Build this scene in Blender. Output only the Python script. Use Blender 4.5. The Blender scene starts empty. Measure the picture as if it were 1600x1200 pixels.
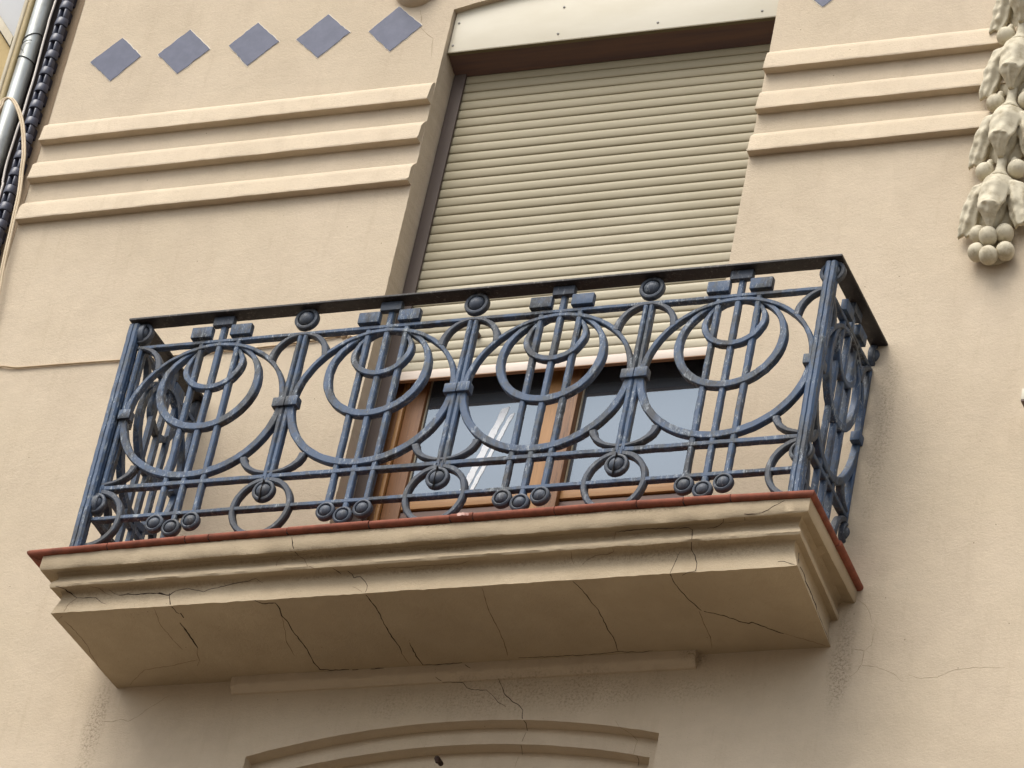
import bpy, bmesh, math, random
from mathutils import Vector, Matrix, noise
R = math.radians
random.seed(7)
scene = bpy.context.scene

# ------------------------------------------------------------------ camera
cam_data = bpy.data.cameras.new('camera')
cam = bpy.data.objects.new('camera', cam_data)
scene.collection.objects.link(cam)
right = Vector((0.9187067, 0.3535988, 0.1759143))
up = Vector((0.0754955, -0.5944397, 0.8005885))
fwd = Vector((-0.3876576, 0.7222253, 0.5728108))
m3 = Matrix((right, up, -fwd)).transposed()
cam.matrix_world = Matrix.Translation((6.5734, -12.33976, -8.78971)) @ m3.to_4x4()
cam_data.sensor_width = 36.0
cam_data.lens = 7573.79 / 1600 * 36.0
cam_data.clip_start = 0.5
cam_data.clip_end = 2000
scene.camera = cam

# ------------------------------------------------------------------ sky and sun (bright overcast)
SUN_EL, SUN_AZ = R(58), R(28)          # azimuth away from the facade normal, towards the left
world = bpy.data.worlds.new('World')
scene.world = world
world.use_nodes = True
wn = world.node_tree.nodes; wl = world.node_tree.links
wn.clear()
sky = wn.new('ShaderNodeTexSky'); sky.sky_type = 'NISHITA'; sky.sun_disc = False
sky.sun_elevation = SUN_EL
sky.sun_rotation = R(180) + SUN_AZ
sky.air_density = 1.0; sky.dust_density = 4.0; sky.ozone_density = 1.0
hs = wn.new('ShaderNodeHueSaturation'); hs.inputs['Saturation'].default_value = 0.35
bg = wn.new('ShaderNodeBackground'); bg.inputs['Strength'].default_value = 0.15
wo = wn.new('ShaderNodeOutputWorld')
wl.new(sky.outputs[0], hs.inputs['Color']); wl.new(hs.outputs[0], bg.inputs['Color']); wl.new(bg.outputs[0], wo.inputs['Surface'])
sun_d = bpy.data.lights.new('sun', 'SUN'); sun_d.energy = 1.3; sun_d.angle = R(38); sun_d.color = (1.0, 0.95, 0.86)
sun = bpy.data.objects.new('sun', sun_d); scene.collection.objects.link(sun)
sdir = Vector((-math.sin(SUN_AZ) * math.cos(SUN_EL), -math.cos(SUN_AZ) * math.cos(SUN_EL), math.sin(SUN_EL)))
sun.rotation_euler = sdir.to_track_quat('Z', 'Y').to_euler()
scene.view_settings.view_transform = 'Standard'
scene.view_settings.look = 'None'
scene.view_settings.exposure = 0.72
scene.view_settings.gamma = 1.0
scene.render.engine = 'CYCLES'

# ------------------------------------------------------------------ materials
class NT:
    def __init__(s, name):
        s.m = bpy.data.materials.new(name); s.m.use_nodes = True
        s.t = s.m.node_tree; s.n = s.t.nodes; s.l = s.t.links; s.n.clear()
        s.out = s.n.new('ShaderNodeOutputMaterial')
        s.b = s.n.new('ShaderNodeBsdfPrincipled')
        s.l.new(s.b.outputs[0], s.out.inputs['Surface'])
        s.pos = s.n.new('ShaderNodeNewGeometry').outputs['Position']
        s.bump_src = []
    def vec(s, scale=(1, 1, 1), rot=(0, 0, 0), loc=(0, 0, 0)):
        mp = s.n.new('ShaderNodeMapping'); mp.inputs['Scale'].default_value = scale
        mp.inputs['Rotation'].default_value = rot; mp.inputs['Location'].default_value = loc
        s.l.new(s.pos, mp.inputs['Vector']); return mp.outputs[0]
    def noise(s, scale, detail=4, rough=0.55, vec=None, dist=0.0):
        t = s.n.new('ShaderNodeTexNoise'); t.inputs['Scale'].default_value = scale
        t.inputs['Detail'].default_value = detail; t.inputs['Roughness'].default_value = rough
        t.inputs['Distortion'].default_value = dist
        s.l.new(vec if vec else s.pos, t.inputs['Vector']); return t.outputs['Fac']
    def voro(s, scale, vec=None, feature='F1'):
        t = s.n.new('ShaderNodeTexVoronoi'); t.feature = feature; t.inputs['Scale'].default_value = scale
        s.l.new(vec if vec else s.pos, t.inputs['Vector']); return t
    def ramp(s, fac, stops, interp='LINEAR'):
        r = s.n.new('ShaderNodeValToRGB'); cr = r.color_ramp; cr.interpolation = interp
        while len(cr.elements) < len(stops): cr.elements.new(0.5)
        for e, (p, c) in zip(cr.elements, stops):
            e.position = p; e.color = (c, c, c, 1) if isinstance(c, (int, float)) else (*c, 1)
        s.l.new(fac, r.inputs[0]); return r.outputs[0]
    def mix(s, fac, a, b, mode='MIX'):
        x = s.n.new('ShaderNodeMix'); x.data_type = 'RGBA'; x.blend_type = mode
        for sock, v in ((x.inputs[0], fac), (x.inputs[6], a), (x.inputs[7], b)):
            if isinstance(v, (int, float)): sock.default_value = v if sock == x.inputs[0] else (v, v, v, 1)
            elif isinstance(v, tuple): sock.default_value = (*v, 1)
            else: s.l.new(v, sock)
        return x.outputs[2]
    def math(s, op, a, b=0.0):
        x = s.n.new('ShaderNodeMath'); x.operation = op
        for sock, v in ((x.inputs[0], a), (x.inputs[1], b)):
            if isinstance(v, (int, float)): sock.default_value = v
            else: s.l.new(v, sock)
        return x.outputs[0]
    def color(s, c):
        if isinstance(c, tuple): s.b.inputs['Base Color'].default_value = (*c, 1)
        else: s.l.new(c, s.b.inputs['Base Color'])
    def rough(s, v):
        if isinstance(v, (int, float)): s.b.inputs['Roughness'].default_value = v
        else: s.l.new(v, s.b.inputs['Roughness'])
    def bump(s, h, dist, strength=1.0):
        bp = s.n.new('ShaderNodeBump'); bp.inputs['Distance'].default_value = dist
        bp.inputs['Strength'].default_value = strength
        s.l.new(h, bp.inputs['Height'])
        if s.b.inputs['Normal'].links: s.l.new(s.b.inputs['Normal'].links[0].from_socket, bp.inputs['Normal'])
        s.l.new(bp.outputs[0], s.b.inputs['Normal'])
    def sep(s):
        x = s.n.new('ShaderNodeSeparateXYZ'); s.l.new(s.pos, x.inputs[0]); return x.outputs

def plaster(name, c, c2, speck=0.5, bump=1.0, grime=None):
    t = NT(name)
    big = t.noise(1.3, 5, 0.6)
    col = t.mix(t.ramp(big, [(0.3, 0.0), (0.7, 1.0)]), c, c2)
    med = t.noise(9, 6, 0.65, t.vec((1, 1, 1.8)))
    col = t.mix(t.ramp(med, [(0.42, 0.16), (0.62, 0.0)]), col, tuple(v * 0.72 for v in c))
    blot = t.noise(3.1, 6, 0.72, t.vec((1, 1, 0.7), loc=(3, 1, 7)), 0.4)
    col = t.mix(t.ramp(blot, [(0.46, 0.0), (0.66, 0.30)]), col, tuple(v * f for v, f in zip(c, (0.72, 0.70, 0.68))))
    run = t.noise(7, 5, 0.7, t.vec((3.2, 3.2, 0.28)))
    col = t.mix(t.ramp(run, [(0.54, 0.0), (0.70, 0.24)]), col, tuple(v * f for v, f in zip(c, (0.70, 0.67, 0.62))))
    # faint horizontal trowel streaks
    st = t.noise(6, 5, 0.7, t.vec((1.2, 1.2, 14)))
    col = t.mix(t.ramp(st, [(0.55, 0.0), (0.75, 0.14)]), col, tuple(v * 0.66 for v in c))
    fine = t.noise(260, 3, 0.7)
    col = t.mix(t.ramp(fine, [(0.3, 0.12), (0.55, 0.0)]), col, tuple(v * 0.5 for v in c))
    # small dark pits, patchy
    vo = t.voro(85, t.vec((1, 1, 1.5)))
    pit = t.ramp(vo.outputs['Distance'], [(0.06, 1.0), (0.13, 0.0)])
    patch = t.ramp(t.noise(4.2, 5, 0.75), [(0.53, 0.0), (0.62, 1.0)])
    pf = t.math('MULTIPLY', pit, patch)
    pf = t.math('MULTIPLY', pf, speck)
    col = t.mix(pf, col, (0.10, 0.065, 0.035))
    vo2 = t.voro(11); pit2 = t.ramp(vo2.outputs['Distance'], [(0.02, 1.0), (0.032, 0.0)])
    col = t.mix(t.math('MULTIPLY', pit2, 0.75 * speck), col, (0.09, 0.06, 0.035))
    if grime:
        for (x, z, rx, rz, k) in grime:
            xyz = t.sep()
            dx = t.math('MULTIPLY', t.math('SUBTRACT', xyz[0], x), 1 / rx)
            dz = t.math('MULTIPLY', t.math('SUBTRACT', xyz[2], z), 1 / rz)
            d = t.math('ADD', t.math('MULTIPLY', dx, dx), t.math('MULTIPLY', dz, dz))
            d = t.math('ADD', d, t.math('MULTIPLY', t.math('SUBTRACT', t.noise(5, 5, 0.7), 0.5), 3.0))
            ar = t.ramp(d, [(0.0, 1.0), (1.3, 0.0)])
            gs = t.ramp(t.noise(105, 5, 0.8), [(0.47, 0.0), (0.66, 1.0)])
            f = t.math('MULTIPLY', t.math('MULTIPLY', ar, gs), k)
            col = t.mix(f, col, (0.13, 0.09, 0.055))
    t.color(col); t.rough(0.9)
    t.b.inputs['Specular IOR Level'].default_value = 0.15
    t.bump(t.noise(16, 6, 0.75), 0.006, 0.40 * bump)
    t.bump(t.noise(75, 5, 0.8), 0.0035, 0.55 * bump)
    t.bump(fine, 0.0022, 0.5 * bump)
    t.bump(vo.outputs['Distance'], 0.0008, 0.5 * bump)
    return t.m

WALLC = (0.615, 0.513, 0.385)
M = {}
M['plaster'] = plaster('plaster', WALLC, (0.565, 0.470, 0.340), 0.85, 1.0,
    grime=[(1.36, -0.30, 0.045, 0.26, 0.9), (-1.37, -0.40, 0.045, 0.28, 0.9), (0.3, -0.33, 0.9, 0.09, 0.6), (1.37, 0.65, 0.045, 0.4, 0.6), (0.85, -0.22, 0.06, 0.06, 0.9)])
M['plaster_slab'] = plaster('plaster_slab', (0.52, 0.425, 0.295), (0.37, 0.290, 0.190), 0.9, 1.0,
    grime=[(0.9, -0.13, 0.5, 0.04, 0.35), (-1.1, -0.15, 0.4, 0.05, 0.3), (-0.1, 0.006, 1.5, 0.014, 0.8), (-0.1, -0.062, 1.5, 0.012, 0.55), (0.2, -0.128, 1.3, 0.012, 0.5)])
M['plaster_shaded'] = plaster('plaster_shaded', (0.33, 0.25, 0.17), (0.28, 0.21, 0.14), 0.4, 0.8)  # facade plaster with the shade of the set-back strip put into its colour

def iron(name, base, blue, chip, k_blue, k_chip, grey):
    t = NT(name)
    n1 = t.noise(7, 5, 0.75, t.vec((1, 1, 0.6)))
    col = t.mix(t.ramp(n1, [(0.40, 0.0), (0.51, 1.0)]), base, blue if k_blue else base)
    n2 = t.noise(26, 6, 0.8, t.vec((1, 1, 0.5)))
    col = t.mix(t.ramp(n2, [(0.52, 0.0), (0.60, 0.8)]), col, grey)
    n3 = t.noise(75, 5, 0.85, t.vec((1, 1, 0.32)))
    ch = t.math('MULTIPLY', t.ramp(n3, [(0.545, 0.0), (0.60, 1.0)]), t.ramp(t.noise(8, 4, 0.7), [(0.44, 0.0), (0.58, k_chip)]))
    col = t.mix(ch, col, chip)
    n4 = t.noise(14, 5, 0.75)
    col = t.mix(t.ramp(n4, [(0.56, 0.0), (0.68, 0.6)]), col, (0.048, 0.042, 0.038))
    t.color(col); t.rough(t.ramp(n2, [(0.3, 0.42), (0.7, 0.70)]))
    t.b.inputs['Specular IOR Level'].default_value = 0.4
    t.bump(n3, 0.0014, 0.7); t.bump(n2, 0.003, 0.5)
    return t.m
M['iron'] = iron('iron_paint', (0.024, 0.030, 0.040), (0.042, 0.078, 0.145), (0.30, 0.34, 0.37), 1, 0.85, (0.080, 0.093, 0.102))
M['iron_dark'] = iron('iron_dark_paint', (0.034, 0.039, 0.047), (0.045, 0.058, 0.082), (0.22, 0.24, 0.26), 1, 0.7, (0.080, 0.086, 0.092))
M['rail'] = iron('handrail_paint', (0.020, 0.017, 0.017), (0.03, 0.026, 0.028), (0.16, 0.15, 0.13), 0, 0.6, (0.036, 0.030, 0.027))

def simple(name, c, c2=None, rough=0.6, scale=20, bump=0.0, stretch=(1, 1, 1), metal=0.0, lo=0.4, hi=0.65, spec=0.4):
    t = NT(name)
    n = t.noise(scale, 5, 0.65, t.vec(stretch))
    t.color(t.mix(t.ramp(n, [(lo, 0.0), (hi, 1.0)]), c, c2 or c)); t.rough(rough)
    t.b.inputs['Metallic'].default_value = metal; t.b.inputs['Specular IOR Level'].default_value = spec
    if bump: t.bump(n, 0.002, bump)
    return t.m
M['terracotta'] = simple('terracotta', (0.26, 0.088, 0.056), (0.18, 0.066, 0.044), 0.85, 30, 0.5, spec=0.15)
M['terracotta_pale'] = simple('terracotta_pale', (0.62, 0.40, 0.33), (0.30, 0.10, 0.07), 0.7, 60, 0.4)
M['joint'] = simple('tile_joint', (0.03, 0.02, 0.018), None, 0.9)
M['crack'] = simple('crack_dark', (0.035, 0.022, 0.014), None, 1.0)
M['crack_soft'] = simple('crack_soft', (0.16, 0.105, 0.06), None, 1.0)
M['crack_wall'] = simple('crack_wall', (0.30, 0.225, 0.15), None, 1.0)
M['tile_blue'] = simple('diamond_glaze', (0.044, 0.054, 0.102), (0.064, 0.074, 0.128), 0.42, 18, 0.25, spec=0.3)
M['grout'] = simple('tile_grout', (0.72, 0.66, 0.56), None, 0.9)
M['panel'] = simple('cream_panel', (0.61, 0.565, 0.45), (0.54, 0.49, 0.37), 0.45, 3, 0.1, (0.4, 1, 1))
M['panel_edge'] = simple('panel_edge', (0.16, 0.13, 0.07), None, 0.6)
M['screw'] = simple('screw_grey', (0.26, 0.25, 0.22), None, 0.5)
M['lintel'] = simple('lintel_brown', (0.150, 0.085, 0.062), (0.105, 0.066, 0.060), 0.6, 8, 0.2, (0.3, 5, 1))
M['guide'] = simple('guide_brown', (0.085, 0.062, 0.052), (0.10, 0.075, 0.06), 0.6, 12, 0.1, (1, 1, 0.2))
M['dark'] = simple('dark_gap', (0.02, 0.016, 0.014), None, 0.9)
M['room'] = simple('room_dark', (0.045, 0.04, 0.038), None, 0.9)
M['pale_sheet'] = simple('pale_backing', (0.30, 0.32, 0.36), (0.26, 0.28, 0.32), 0.95, 3)
M['garland'] = simple('garland_plaster', (0.56, 0.505, 0.375), (0.38, 0.325, 0.22), 0.75, 26, 0.6, lo=0.48, hi=0.68)
M['wire_beige'] = simple('cable_beige', (0.62, 0.50, 0.34), (0.55, 0.44, 0.29), 0.6, 10)
M['wire_white'] = simple('cable_white', (0.66, 0.60, 0.54), (0.72, 0.66, 0.60), 0.6, 10)
M['wire_wall'] = simple('cable_painted', (0.50, 0.38, 0.24), (0.42, 0.31, 0.19), 0.7, 10)
M['wire_dark'] = simple('wire_dark', (0.03, 0.03, 0.03), None, 0.6)
M['zinc'] = simple('zinc_pipe', (0.42, 0.44, 0.42), (0.22, 0.21, 0.18), 0.36, 9, 0.2, (1, 1, 0.4), metal=0.55, lo=0.45, hi=0.7)
M['tan'] = simple('tan_pipe', (0.40, 0.31, 0.15), (0.30, 0.23, 0.11), 0.55, 14, 0.1, (1, 1, 0.3))
M['cream_pipe'] = simple('cream_pipe', (0.52, 0.46, 0.34), (0.40, 0.34, 0.22), 0.55, 14, 0.1, (1, 1, 0.3))
M['brown_board'] = simple('brown_board', (0.050, 0.036, 0.030), (0.035, 0.026, 0.024), 0.7, 8, 0.2, (1, 1, 0.3))
M['blue_glaze'] = simple('blue_glaze', (0.042, 0.048, 0.078), (0.065, 0.070, 0.098), 0.4, 30, 0.4, spec=0.5)
M['blue_dark'] = simple('blue_glaze_dark', (0.018, 0.020, 0.042), None, 0.6)
M['neigh_white'] = simple('neighbour_wall', (0.50, 0.51, 0.52), (0.48, 0.38, 0.20), 0.85, 5, 0.3, (1, 1, 0.6), lo=0.55, hi=0.7)
M['neigh_ochre'] = simple('neighbour_ochre', (0.50, 0.38, 0.18), (0.42, 0.31, 0.14), 0.8, 8, 0.3)
M['rust'] = simple('rust', (0.04, 0.025, 0.02), (0.07, 0.035, 0.02), 0.8, 60, 0.5)
M['ground'] = simple('street_paving', (0.090, 0.070, 0.050), (0.105, 0.082, 0.06), 0.9, 3, 0.3)
M['tape'] = simple('tape', (0.74, 0.76, 0.78), (0.45, 0.48, 0.52), 0.8, 60, 0.3, lo=0.55, hi=0.7)

def wood(name, c, c2, rot=(0, 0, 0), stretch=(30, 30, 1.2), deep=False):
    t = NT(name)
    v = t.vec(stretch, rot)
    n = t.noise(2.2, 7, 0.7, v, 0.6)
    col = t.mix(t.ramp(n, [(0.35, 0.0), (0.68, 1.0)]), c, c2)
    g = t.noise(7, 5, 0.8, v, 0.3)
    dk = tuple(x * 0.28 for x in c2)
    col = t.mix(t.ramp(g, [(0.52, 0.0), (0.66, 0.85 if deep else 0.35)]), col, dk)
    sp = t.voro(60); col = t.mix(t.ramp(sp.outputs['Distance'], [(0.04, 0.6), (0.08, 0.0)]), col, (0.6, 0.5, 0.36))
    t.color(col); t.rough(0.5); t.bump(g, 0.002, 0.5 if deep else 0.25)
    return t.m
M['wood'] = wood('oak_varnish', (0.26, 0.112, 0.034), (0.175, 0.072, 0.020))
M['wood_ochre'] = wood('ochre_varnish', (0.42, 0.215, 0.070), (0.35, 0.17, 0.050))
M['wood_ochre_h'] = wood('ochre_varnish_rail', (0.42, 0.22, 0.075), (0.34, 0.165, 0.055), stretch=(1.2, 30, 30))
M['wood_worn'] = wood('weathered_oak', (0.27, 0.130, 0.050), (0.18, 0.080, 0.030), deep=True)

def shutter_mat():
    t = NT('shutter_slat')
    st = t.noise(5, 5, 0.7, t.vec((0.6, 1, 9)))
    col = t.mix(t.ramp(st, [(0.40, 0.0), (0.65, 1.0)]), (0.50, 0.452, 0.335), (0.40, 0.355, 0.250))
    # shade of the shutter box painted into the upper slats, uneven lower limit
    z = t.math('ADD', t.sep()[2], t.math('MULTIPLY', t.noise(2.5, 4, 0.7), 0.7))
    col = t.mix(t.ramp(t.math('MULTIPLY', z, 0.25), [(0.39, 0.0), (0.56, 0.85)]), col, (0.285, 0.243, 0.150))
    sp = t.noise(140, 3, 0.8); col = t.mix(t.ramp(sp, [(0.6, 0.0), (0.72, 0.35)]), col, (0.26, 0.22, 0.14))
    t.color(col); t.rough(0.55); t.b.inputs['Specular IOR Level'].default_value = 0.3
    return t.m
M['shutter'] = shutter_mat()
M['shutter_bar'] = simple('shutter_bar', (0.66, 0.56, 0.47), (0.60, 0.51, 0.43), 0.5, 12, 0.0, (0.3, 1, 3))
M['shutter_bar_edge'] = simple('shutter_bar_edge', (0.34, 0.20, 0.11), None, 0.6)

def glass_mat():
    t = NT('window_glass')
    t.b.inputs['Base Color'].default_value = (0.10, 0.11, 0.125, 1)
    t.b.inputs['Roughness'].default_value = 0.035
    t.b.inputs['IOR'].default_value = 2.05
    t.b.inputs['Specular IOR Level'].default_value = 0.8
    t.b.inputs['Specular Tint'].default_value = (0.72, 0.86, 1.0, 1)
    tr = t.n.new('ShaderNodeBsdfTransparent'); tr.inputs[0].default_value = (0.6, 0.66, 0.72, 1)
    mx = t.n.new('ShaderNodeMixShader'); mx.inputs[0].default_value = 0.72
    t.l.new(tr.outputs[0], mx.inputs[1]); t.l.new(t.b.outputs[0], mx.inputs[2]); t.l.new(mx.outputs[0], t.out.inputs['Surface'])
    return t.m
M['glass'] = glass_mat()

# ------------------------------------------------------------------ mesh helpers
class MB:
    def __init__(s): s.v = []; s.f = []
    def add(s, vs, fs):
        o = len(s.v); s.v += [tuple(v) for v in vs]; s.f += [tuple(i + o for i in f) for f in fs]
    def box(s, x0, x1, y0, y1, z0, z1, ch=0.0):
        if ch <= 0:
            vs = [(x, y, z) for x in (x0, x1) for y in (y0, y1) for z in (z0, z1)]
            s.add(vs, [(0, 1, 3, 2), (4, 6, 7, 5), (0, 4, 5, 1), (2, 3, 7, 6), (0, 2, 6, 4), (1, 5, 7, 3)])
        else:
            bm = bmesh.new(); bmesh.ops.create_cube(bm, size=1)
            for v in bm.verts:
                v.co = Vector(((x0 + x1) / 2 + v.co.x * (x1 - x0), (y0 + y1) / 2 + v.co.y * (y1 - y0), (z0 + z1) / 2 + v.co.z * (z1 - z0)))
            bmesh.ops.bevel(bm, geom=bm.edges[:], offset=ch, segments=2, affect='EDGES', profile=0.6)
            bm.verts.index_update(); s.add([v.co[:] for v in bm.verts], [[v.index for v in f.verts] for f in bm.faces]); bm.free()
    def tube(s, pts, r, n=8, cap=True):
        pts = [Vector(p) for p in pts]; rs = r if isinstance(r, (list, tuple)) else [r] * len(pts)
        rings = []
        prev = None
        for i, p in enumerate(pts):
            d = (pts[min(i + 1, len(pts) - 1)] - pts[max(i - 1, 0)]).normalized()
            if prev is None:
                a = Vector((0, 0, 1)) if abs(d.z) < 0.9 else Vector((1, 0, 0))
                n1 = d.cross(a).normalized()
            else:
                n1 = (prev - d * prev.dot(d)).normalized()
            prev = n1; n2 = d.cross(n1)
            rings.append([p + (n1 * math.cos(2 * math.pi * k / n) + n2 * math.sin(2 * math.pi * k / n)) * rs[i] for k in range(n)])
        vs = [v for r_ in rings for v in r_]; fs = []
        for i in range(len(pts) - 1):
            for k in range(n): fs.append((i * n + k, i * n + (k + 1) % n, (i + 1) * n + (k + 1) % n, (i + 1) * n + k))
        if cap: fs += [tuple(range(n - 1, -1, -1)), tuple((len(pts) - 1) * n + k for k in range(n))]
        s.add(vs, fs)
    # strip of cast iron lying in the (u,z) plane, front face towards -y
    def band(s, pts, w, yf, yb, ch=0.0025, closed=False, us=1.0, jit=0.0005, dy=None):
        n = len(pts); ws = w if isinstance(w, (list, tuple)) else [w] * n
        cs = []
        for i in range(n):
            if closed: a, b = pts[(i - 1) % n], pts[(i + 1) % n]
            else: a, b = pts[max(i - 1, 0)], pts[min(i + 1, n - 1)]
            dx, dz = b[0] - a[0], b[1] - a[1]; l = math.hypot(dx, dz) or 1
            nx, nz = -dz / l, dx / l; h = ws[i] / 2 + random.uniform(-jit, jit); c = min(ch, h * 0.9)
            jx, jz = random.uniform(-jit, jit), random.uniform(-jit, jit); jy = random.uniform(-jit, jit) * 0.6 + (dy(pts[i]) if dy else 0)
            ring = [(-h, yb), (-h, yf + c), (-h + c, yf), (h - c, yf), (h, yf + c), (h, yb)]
            cs.append([((pts[i][0] + nx * o + jx) * us, y + jy, pts[i][1] + nz * o + jz) for o, y in ring])
        k = 6; vs = [v for r_ in cs for v in r_]; fs = []
        for i in range(n if closed else n - 1):
            j = (i + 1) % n
            for q in range(k): fs.append((i * k + q, i * k + (q + 1) % k, j * k + (q + 1) % k, j * k + q))
        if not closed: fs += [tuple(range(k - 1, -1, -1)), tuple((n - 1) * k + q for q in range(k))]
        s.add(vs, fs)
    def lathe_y(s, cu, cz, prof, n=28, us=1.0):  # prof: (radius, y)
        vs = []; fs = []
        for r, y in prof:
            for k in range(n):
                a = 2 * math.pi * k / n; vs.append(((cu + r * math.cos(a)) * us, y, cz + r * math.sin(a)))
        for i in range(len(prof) - 1):
            for k in range(n): fs.append((i * n + k, i * n + (k + 1) % n, (i + 1) * n + (k + 1) % n, (i + 1) * n + k))
        s.add(vs, fs)
    def build(s, name, mat, parent=None, smooth=True, ang=32):
        me = bpy.data.meshes.new(name); me.from_pydata(s.v, [], s.f)
        bm = bmesh.new(); bm.from_mesh(me); bmesh.ops.recalc_face_normals(bm, faces=bm.faces); bm.to_mesh(me); bm.free()
        if smooth:
            me.polygons.foreach_set('use_smooth', [True] * len(me.polygons))
            me.set_sharp_from_angle(angle=R(ang))
        me.materials.append(mat); me.update()
        o = bpy.data.objects.new(name, me); scene.collection.objects.link(o)
        if parent: o.parent = parent
        return o

def tag(o, label, cat, group=None, kind=None):
    o['label'] = label; o['category'] = cat
    if group: o['group'] = group
    if kind: o['kind'] = kind
def empty(name, loc=(0, 0, 0), rz=0, parent=None):
    o = bpy.data.objects.new(name, None); o.location = loc; o.rotation_euler = (0, 0, rz)
    o.empty_display_size = 0.1; scene.collection.objects.link(o)
    if parent: o.parent = parent
    return o
def lerp(a, b, t): return a + (b - a) * t

# ------------------------------------------------------------------ ground
g = MB(); g.box(-60, 60, -60, 1.0, -10.7, -10.4)
o = g.build('street', M['ground'], smooth=False); o['kind'] = 'structure'

# ------------------------------------------------------------------ facade wall with its openings
WX0, WX1, WZ0 = -0.640, 0.692, 0.0
def jl(pts, closed=True, step=0.015, a=0.0014):
    """subdivide a plan outline and roughen it like hand-made plaster arrises"""
    out = []; n = len(pts)
    for i in range(n if closed else n - 1):
        p, q = pts[i], pts[(i + 1) % n]; L = math.hypot(q[0] - p[0], q[1] - p[1]); k = max(1, int(L / step))
        for j in range(k):
            t = j / k; x, z = lerp(p[0], q[0], t), lerp(p[1], q[1], t)
            if j or True:
                x += a * noise.noise(Vector((x * 31, z * 31, 1))) + a * 0.7 * noise.noise(Vector((x * 110, z * 110, 5)))
                z += a * noise.noise(Vector((x * 31, z * 31, 9)))
            out.append((x, z))
    return out
def window_outline():
    pts = [(WX0, WZ0), (WX1, WZ0), (WX1, 2.825)]
    for i in range(1, 16):
        x = lerp(WX1, WX0, i / 16); pts.append((x, 2.825 + 0.085 * (1 - ((x - 0.026) / 0.666) ** 2)))
    pts.append((WX0, 2.825)); return pts
def arch_outline(x0, x1, top, xc, k, zb=-2.9):
    pts = [(x0, zb), (x1, zb)]
    for i in range(0, 21):
        x = lerp(x1, x0, i / 20); pts.append((x, top - k * (x - xc) ** 2))
    return pts
win_o = jl(window_outline())
ar1 = jl(arch_outline(-0.745, 0.765, -0.421, 0.03, 0.165))
ar2 = jl(arch_outline(-0.700, 0.722, -0.482, 0.012, 0.172))
ar3 = jl(arch_outline(-0.655, 0.678, -0.548, 0.005, 0.175))
rw_o = jl([(1.838, -1.6), (3.2, -1.6), (3.2, 0.798), (1.838, 0.798)], a=0.0008)

def face_with_holes(mb_v, outer, holes, y):
    bm = bmesh.new(); edges = []
    for lp in [outer] + holes:
        vs = [bm.verts.new((x, y, z)) for x, z in lp]
        edges += [bm.edges.new((vs[i], vs[(i + 1) % len(vs)])) for i in range(len(vs))]
    bmesh.ops.triangle_fill(bm, edges=edges, use_beauty=True)
    bm.verts.index_update()
    mb_v.add([v.co[:] for v in bm.verts], [[v.index for v in f.verts] for f in bm.faces]); bm.free()
def reveal(mb_v, loop, y0, y1):
    n = len(loop); vs = [(x, y0, z) for x, z in loop] + [(x, y1, z) for x, z in loop]
    mb_v.add(vs, [(i, (i + 1) % n, n + (i + 1) % n, n + i) for i in range(n)])

facade = MB()
outer = [(-2.290, -10.4), (5.5, -10.4), (5.5, 6.0)] + [(-2.290 + 0.002 * noise.noise(Vector((0, z * 9, 0))), z) for z in [6.0 - 0.05 * i for i in range(0, 320)]]
face_with_holes(facade, outer, [win_o, ar1], 0.0)
reveal(facade, win_o, 0.0, 0.30)
reveal(facade, ar1, 0.0, 0.052); face_with_holes(facade, ar1, [ar2], 0.052)
reveal(facade, ar2, 0.052, 0.104); face_with_holes(facade, ar2, [ar3], 0.104)
reveal(facade, ar3, 0.104, 0.30)
facade.box(-2.2899, -2.288, 0.0, 0.30, -10.4, 6.0)
wall = facade.build('building_facade', M['plaster'], smooth=False)
tag(wall, 'beige plastered house facade with ribbed bands, blue diamonds and an arched recess', 'building')

def part(mb, name, mat, parent=wall, **k): return mb.build(name, M[mat] if isinstance(mat, str) else mat, parent, **k)

# string courses
def course(x0, x1, zb, free0, free1):
    prof = [(0.001, 0.104), (-0.0045, 0.097), (-0.0125, 0.089), (-0.0215, 0.076), (-0.0278, 0.060), (-0.0320, 0.009), (-0.0345, 0.002), (-0.0335, -0.003), (0.004, -0.004)]
    mb = MB(); n = int((x1 - x0) / 0.02); vs = []; fs = []
    for i in range(n + 1):
        x = lerp(x0, x1, i / n)
        for k, (y, z) in enumerate(prof):
            a = 0.0012 * noise.noise(Vector((x * 14, k * 3.1, zb * 7))) + 0.0011 * noise.noise(Vector((x * 60, k * 5.1, zb * 3)))
            b = 0.0012 * noise.noise(Vector((x * 12, k * 2.1, zb * 9 + 4))) + 0.0008 * noise.noise(Vector((x * 70, 3, zb)))
            xx = x + (random.uniform(-.0025, .0025) if (i == 0 and free0) or (i == n and free1) else 0)
            vs.append((xx, y + (a if y < 0 else 0), zb + z + b))
    k = len(prof)
    for i in range(n):
        for q in range(k - 1): fs.append((i * k + q, i * k + q + 1, (i + 1) * k + q + 1, (i + 1) * k + q))
    fs += [tuple(range(k)), tuple(n * k + q for q in range(k - 1, -1, -1))]
    mb.add(vs, fs); return part(mb, 'string_course', 'plaster', ang=50)
for zb in (2.362, 2.172, 1.972): course(-2.287, -0.6425, zb, 1, 1)
for zb in (2.332, 2.142, 1.946): course(0.6945, 3.6, zb, 1, 0)
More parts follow.
